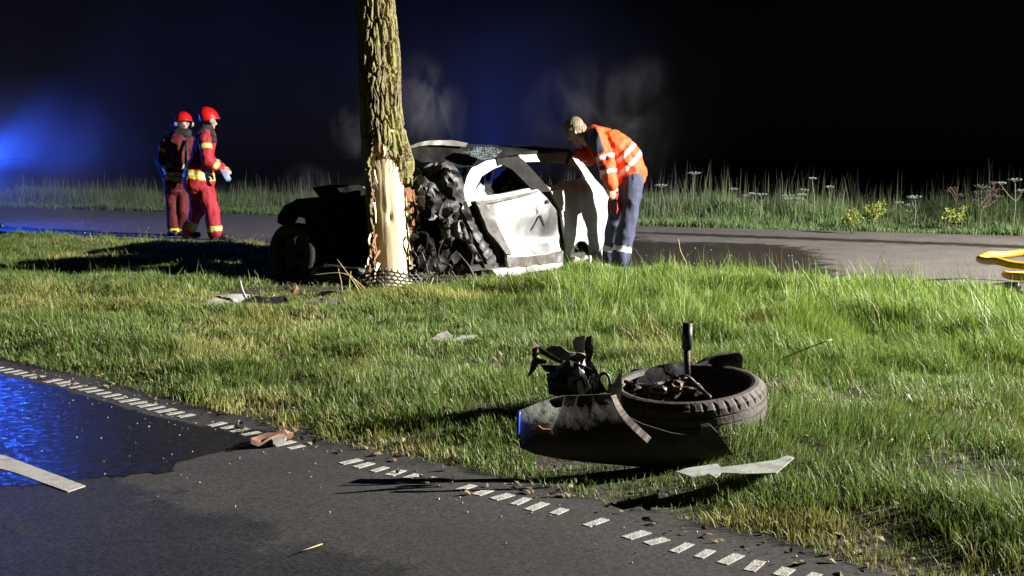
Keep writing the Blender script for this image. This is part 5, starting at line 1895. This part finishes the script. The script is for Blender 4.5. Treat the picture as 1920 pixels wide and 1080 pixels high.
UP_ = [(1240, 345, 1), (1302, 322, 1), (1375, 352, 2), (1428, 362, 2), (1478, 364, 3), (1494, 370, 2), (1523, 332, 2), (1555, 348, 1), (1568, 388, 1), (1716, 366, 2), (1708, 382, 2), (1870, 366, 2), (1904, 334, 3)]
for k, (px, top, nh) in enumerate(UP_):
    dd = float(y_far(np.array([(px - 960) / FPX * 19.5]))[()]) + 1.1 + 0.5 * (k % 3)
    umbel_plant(px, top, dd, nh, False, 'pale flat topped wild flower on the far roadside, %s from the left' % ORD[k], 'wild flowers on the far roadside', seed=k)
umbel_plant(1840, 345, 17.6, 8, True, 'dead brown branching wild plant on the far roadside near the right edge', 'dead wild plants', 0.3, 40)
umbel_plant(1806, 362, 18.1, 4, True, 'smaller dead brown wild plant just left of the big dead one', 'dead wild plants', 0.22, 41)
for k, (px, top) in enumerate(((1642, 380), (1790, 388), (1600, 396))):
    dd = 18.0 - 0.3 * k
    tp = P(px, top, dd)
    root = empty('yellow_weed', (tp.x, dd, 0), ['bushy yellow green weed between the pale wild flowers, middle one of three', 'bushy yellow green weed nearest the right edge of the picture', 'lowest yellow green weed, leftmost of the three'][k], 'wild plant', 'yellow weeds on the far roadside')
    rg = random.Random(60 + k)
    bms, bml = bmesh.new(), bmesh.new()
    for j in range(7):
        e = Vector((rg.gauss(0, .12), rg.gauss(0, .08), tp.z * rg.uniform(.7, 1)))
        add_tube(bms, [Vector((rg.gauss(0, .03), 0, 0)), e * 0.6 + Vector((0, 0, .02)), e], 0.006, 5)
        for q in range(46):
            c = e * rg.uniform(0.55, 1.02) + Vector((rg.gauss(0, .04), rg.gauss(0, .04), rg.gauss(0, .03)))
            M = Euler((rg.uniform(-1, 1), rg.uniform(-1, 1), rg.uniform(0, 6.28))).to_matrix()
            bml.faces.new([bml.verts.new(c + M @ Vector(v) * 0.028) for v in ((-1, 0, 0), (0, -.4, .1), (1, 0, 0), (0, .4, .1))])
    bm_obj('stem', bms, m_stem, root, True)
    bm_obj('foliage', bml, m_yweed, root)

# ================================================================== weeds and litter in the verge
m_litter = pm('dead_leaf', (0.16, 0.10, 0.045), (0.24, 0.18, 0.08), 20, 0.8)
m_weed = pm('broad_weed_leaf', (0.07, 0.12, 0.02), (0.12, 0.18, 0.035), 8, 0.5)
bml, bmw = bmesh.new(), bmesh.new()
rg = random.Random(31)
for k in range(1500):
    x = rg.uniform(-5, 5)
    y = rg.uniform(float(y_near(x)) - 0.12, float(y_back(x)))
    if k % 3 == 0:
        y = float(y_near(x)) + rg.gauss(0, .12)
    z = max(float(verge_h(np.array([x]), np.array([y]))[0]), -0.01) + rg.uniform(0.0, 0.05) * (y > float(y_near(x)) + .1) + 0.004
    M = Euler((rg.gauss(0, .5), rg.gauss(0, .5), rg.uniform(0, 6.28))).to_matrix()
    sz = rg.uniform(0.008, 0.022)
    bml.faces.new([bml.verts.new(Vector((x, y, z)) + M @ Vector(v) * sz) for v in ((-1, 0, 0), (-.2, -.5, .25), (.6, -.3, .1), (1, 0, -.1), (.3, .5, .3))])
for k in range(170):
    x = rg.uniform(-4.5, 4.5)
    y = float(y_near(x)) + 1.3 + rg.random() ** 1.3 * 5
    z = float(verge_h(np.array([x]), np.array([y]))[0])
    for q in range(rg.randrange(5, 10)):
        a = rg.uniform(0, 6.28)
        ln, wd, up = rg.uniform(0.04, 0.08), rg.uniform(0.004, 0.009), rg.uniform(0.4, 1.3)
        d = Vector((math.cos(a), math.sin(a), 0))
        sd = Vector((-d.y, d.x, 0))
        c = Vector((x, y, z))
        p1, p2 = c + d * ln * .5 + Vector((0, 0, ln * up * .6)), c + d * ln + Vector((0, 0, ln * up * .75))
        vs = [bmw.verts.new(v) for v in (c - sd * .003, c + sd * .003, p1 + sd * wd, p2, p1 - sd * wd)]
        bmw.faces.new(vs)
tag(bm_obj('leaf_litter', bml, m_litter), 'small dead brown leaves littering the verge and road edge', 'leaves', kind='stuff')
tag(bm_obj('verge_weeds', bmw, m_weed), 'broad leaved weeds scattered through the verge grass', 'weeds', kind='stuff')

# ================================================================== dry stalks at the tree, long straw by the wheel, glass crumbs on the roads
m_straw = pm('dry_straw', (0.46, 0.40, 0.17), (0.34, 0.28, 0.12), 10, 0.7)
STK = [([(700, 560), (672, 530), (640, 512), (582, 516)], 9.4, 'long pale stalk arching left towards the front wheel'),
       ([(684, 566), (664, 530), (632, 486)], 9.3, 'straight yellow stalk leaning left, tallest of those left of the trunk'),
       ([(660, 560), (655, 535), (658, 508)], 9.32, 'short upright yellow stalk left of the trunk'),
       ([(690, 562), (672, 535), (655, 512)], 9.26, 'second yellow stalk leaning left beside the tallest'),
       ([(642, 556), (640, 530), (634, 503)], 9.35, 'thin upright stalk in front of the black bumper remains')]
for pts, d, lab in STK:
    sp = spline([P(*q, d) for q in pts], 5)
    tag(tube('dry_stalk', sp, [0.007 - 0.004 * i / (len(sp) - 1) for i in range(len(sp))], m_straw, None, 5), lab, 'stalk', 'dry stalks by the tree')
for pts, d, lab in [([(1420, 692), (1460, 676), (1500, 658), (1560, 636)], 6.0, 'long single straw lying over the grass right of the wheel'),
                    ([(1288, 495), (1276, 470), (1272, 448)], 11.3, 'thin seed stalk standing at the road edge right of the paramedic'),
                    ([(560, 1035), (604, 1020)], 3.4, 'pale straw lying on the near road')]:
    sp = spline([P(*q, d) for q in pts], 5) if d != 3.4 else [G(*q, 0.0) for q in pts]
    tag(tube('straw', sp, 0.002 if d == 3.4 else 0.004, m_straw, None, 5), lab, 'straw')

m_crumb = pm('glass_crumb', (0.65, 0.66, 0.64), (0.4, 0.4, 0.4), 30, 0.3)
bm = bmesh.new()
rg = random.Random(9)
for k in range(520):
    if k < 300:
        x = rg.uniform(-8, 4.5)
        y = float(y_back(x)) + abs(rg.gauss(0.0, 1.6))
        z, s = 0.006, rg.uniform(0.004, 0.009)
        if y > float(y_far(x)):
            continue
    else:
        x = rg.uniform(-2.6, 1.5)
        y = float(y_near(x)) - abs(rg.gauss(0.3, 0.5)) - 0.05
        z, s = -0.009, rg.uniform(0.002, 0.005)
    M = Matrix.Translation((x, y, z)) @ Euler((rg.uniform(0, 3), rg.uniform(0, 3), rg.uniform(0, 3))).to_matrix().to_4x4() @ Matrix.Diagonal((s, s * .7, s * .5, 1))
    bmesh.ops.create_cube(bm, size=1.2, matrix=M)
tag(bm_obj('glass_crumbs', bm, m_crumb), 'crumbs of broken glass and grit scattered over both roads', 'glass crumbs', kind='stuff')
# clods of earth thrown up along the edge of the back road and round the wreck
bm = bmesh.new()
for k in range(420):
    x = rg.uniform(-6, 6)
    y = float(y_back(x)) + rg.gauss(-0.12, 0.16)
    if k > 260:
        a = rg.uniform(0, 6.28)
        x, y = -0.9 + 1.6 * math.cos(a) * rg.uniform(.3, 1.2), 10.5 + 1.0 * math.sin(a) * rg.uniform(.3, 1)
    s = rg.uniform(0.012, 0.045)
    M = Matrix.Translation((x, y, float(verge_h(np.array([x]), np.array([y]))[0]) + s * 0.3)) @ Euler((rg.uniform(0, 3), rg.uniform(0, 3), 0)).to_matrix().to_4x4() @ Matrix.Diagonal((s, s * .8, s * .6, 1))
    bmesh.ops.create_icosphere(bm, subdivisions=1, radius=1, matrix=M)
for v in bm.verts:
    v.co += Vector((rg.gauss(0, .003), rg.gauss(0, .003), rg.gauss(0, .003)))
tag(bm_obj('earth_clods', bm, m_soil), 'clods of earth along the back road edge and round the wreck', 'earth', kind='stuff')

# ================================================================== the crews' lamps outside the picture, and added blue lamps
m_lampglass = pm('lit_lamp_glass', (1, 1, 1), None, emit=((1.0, 0.95, 0.86), 30))
m_blueglass = pm('lit_blue_dome', (0.02, 0.1, 0.9), None, emit=((0.02, 0.13, 1.0), 40))
m_yelmetal = pm('yellow_lamp_housing', (0.6, 0.4, 0.03), (0.5, 0.32, 0.02), 8, 0.4)


def tripod(root, hgt, sp=0.6):
    tube('mast', [(0, 0, 0.5), (0, 0, hgt)], 0.025, m_grey, root, 10)
    for k in range(3):
        a = k * 2.094 + 0.4
        tube('leg', [(math.cos(a) * sp, math.sin(a) * sp, 0.0), (0, 0, min(0.95, hgt * .6))], 0.018, m_grey, root, 8)


wl = empty('floodlight', (FLOOD.x, FLOOD.y, 0), 'tripod floodlight standing on the verge outside the right edge', 'floodlight')
dirv = (FLOOD_AIM - FLOOD).normalized()
back = Vector((0, 0, FLOOD.z)) - dirv * 0.16
tripod(wl, back.z - 0.12)
Mh = Matrix.Translation(back) @ dirv.to_track_quat('Z', 'Y').to_matrix().to_4x4()
bm = bmesh.new()
bmesh.ops.create_cube(bm, size=1, matrix=Mh @ Matrix.Diagonal((0.36, 0.26, 0.10, 1)))
bmesh.ops.bevel(bm, geom=bm.edges[:], offset=0.02, segments=2, affect='EDGES')
bm_obj('lamp_housing', bm, m_yelmetal, wl)
bm = bmesh.new()
bmesh.ops.create_cube(bm, size=1, matrix=Mh @ Matrix.Translation((0, 0, 0.054)) @ Matrix.Diagonal((0.31, 0.21, 0.012, 1)))
bm_obj('lamp_glass', bm, m_lampglass, wl)
for k, (bp, bw, beam) in enumerate(BLUE_LAMPS):
    be = empty('blue_lamp', (bp.x, bp.y, 0), ['low blue warning beacon on a tripod left of the firefighters', 'tall blue warning beacon on a mast beyond the far roadside', 'low blue warning beacon on the far roadside hidden behind the wreck'][k], 'beacon')
    tripod(be, bp.z - 0.2, 0.5)
    bm = bmesh.new()
    bmesh.ops.create_cone(bm, segments=20, radius1=0.11, radius2=0.10, depth=0.07, cap_ends=True, matrix=Matrix.Translation((0, 0, bp.z - 0.165)))
    bm_obj('beacon_base', bm, m_black, be)
    bm = bmesh.new()
    bmesh.ops.create_cone(bm, segments=14, radius1=0.03, radius2=0.02, depth=0.03, cap_ends=True, matrix=Matrix.Translation((0, 0, bp.z - 0.115)))
    bm_obj('beacon_bulb', bm, m_blueglass, be)

# ================================================================== smoke drifting off the wreck


def smoke_mat(name, dens, nscale, colr, lo, hi, edge, an=0.0, zfall=None):
    m = bpy.data.materials.new(name)
    m.use_nodes = True
    N, L = m.node_tree.nodes, m.node_tree.links
    for q in list(N):
        if q.type == 'BSDF_PRINCIPLED':
            N.remove(q)
    pv = N.new('ShaderNodeVolumePrincipled')
    pv.inputs['Color'].default_value = (*colr, 1)
    pv.inputs['Anisotropy'].default_value = an
    tc = N.new('ShaderNodeTexCoord')
    ln = N.new('ShaderNodeVectorMath')
    ln.operation = 'LENGTH'
    L.new(tc.outputs['Object'], ln.inputs[0])
    fall = N.new('ShaderNodeMapRange')
    fall.interpolation_type = 'SMOOTHSTEP'
    fall.inputs['From Min'].default_value = 1.0
    fall.inputs['From Max'].default_value = edge
    L.new(ln.outputs['Value'], fall.inputs['Value'])
    gm = N.new('ShaderNodeNewGeometry')
    no = N.new('ShaderNodeTexNoise')
    no.inputs['Scale'].default_value = nscale
    no.inputs['Detail'].default_value = 8
    no.inputs['Roughness'].default_value = 0.6
    no.inputs['Distortion'].default_value = 1.2
    mpv = N.new('ShaderNodeMapping')
    mpv.inputs['Scale'].default_value = (1.5, 1.5, 0.75)
    mpv.inputs['Rotation'].default_value = (0, 0.35, 0)
    L.new(gm.outputs['Position'], mpv.inputs[0])
    L.new(mpv.outputs[0], no.inputs['Vector'])
    mr = N.new('ShaderNodeMapRange')
    mr.inputs['From Min'].default_value = lo
    mr.inputs['From Max'].default_value = hi
    mr.inputs['To Max'].default_value = dens
    L.new(no.outputs['Fac'], mr.inputs['Value'])
    mu = N.new('ShaderNodeMath')
    mu.operation = 'MULTIPLY'
    L.new(mr.outputs[0], mu.inputs[0])
    L.new(fall.outputs[0], mu.inputs[1])
    L.new(mu.outputs[0], pv.inputs['Density'])
    L.new(pv.outputs[0], N['Material Output'].inputs['Volume'])
    return m


def smoke(c, size, dens, nscale, label, lo=0.47, hi=0.72, edge=0.2, rot=(0, 0, 0), colr=(0.8, 0.8, 0.85), an=0.0):
    bm = bmesh.new()
    bmesh.ops.create_icosphere(bm, subdivisions=3, radius=1)
    o = bm_obj('smoke', bm, smoke_mat('smoke_volume', dens, nscale, colr, lo, hi, edge, an))
    o.location = c
    o.scale = size
    o.rotation_euler = rot
    return tag(o, label, 'smoke', 'smoke drifting off the wreck', 'stuff')


def above(px, py, d, rz):
    p = P(px, py, d)
    return (p.x, p.y, p.z)


smoke(above(800, 200, 12.6, 0), (0.5, 0.4, 0.7), 0.6, 2.2, 'pale smoke plume rising right of the trunk', rot=(0, R(-18), 0))
smoke(above(655, 245, 12.4, 0), (0.24, 0.3, 0.38), 0.6, 2.6, 'small smoke puff left of the trunk')
smoke(above(1120, 235, 14.2, 0), (1.15, 0.7, 1.0), 0.2, 1.4, 'broad smoke cloud over the car roof behind the paramedic', rot=(0, R(22), 0))
smoke(above(1200, 150, 14.4, 0), (0.55, 0.5, 0.38), 0.11, 1.6, 'thin smoke wisp high above the paramedic', rot=(0, R(-25), 0))
smoke(above(572, 352, 13.6, 0), (0.4, 0.4, 0.36), 0.28, 2.0, 'low smoke puff over the road left of the wreck')
smoke(above(930, 230, 15.0, 0), (3.6, 2.6, 2.5), 0.005, 0.6, 'thin smoke bank hanging behind the wreck', lo=0.30, hi=0.7, edge=0.1)
smoke((-9.0, 20.5, 1.6), (11.0, 5.0, 5.5), 0.003, 0.3, 'wide thin smoke haze round the blue beacon at the left', lo=0.2, hi=0.65, edge=0.05)
smoke((-9.3, 19.4, 0.9), (3.8, 2.2, 2.1), 0.055, 0.5, 'bright smoke lit blue at the left edge', lo=0.2, hi=0.7, edge=0.0)
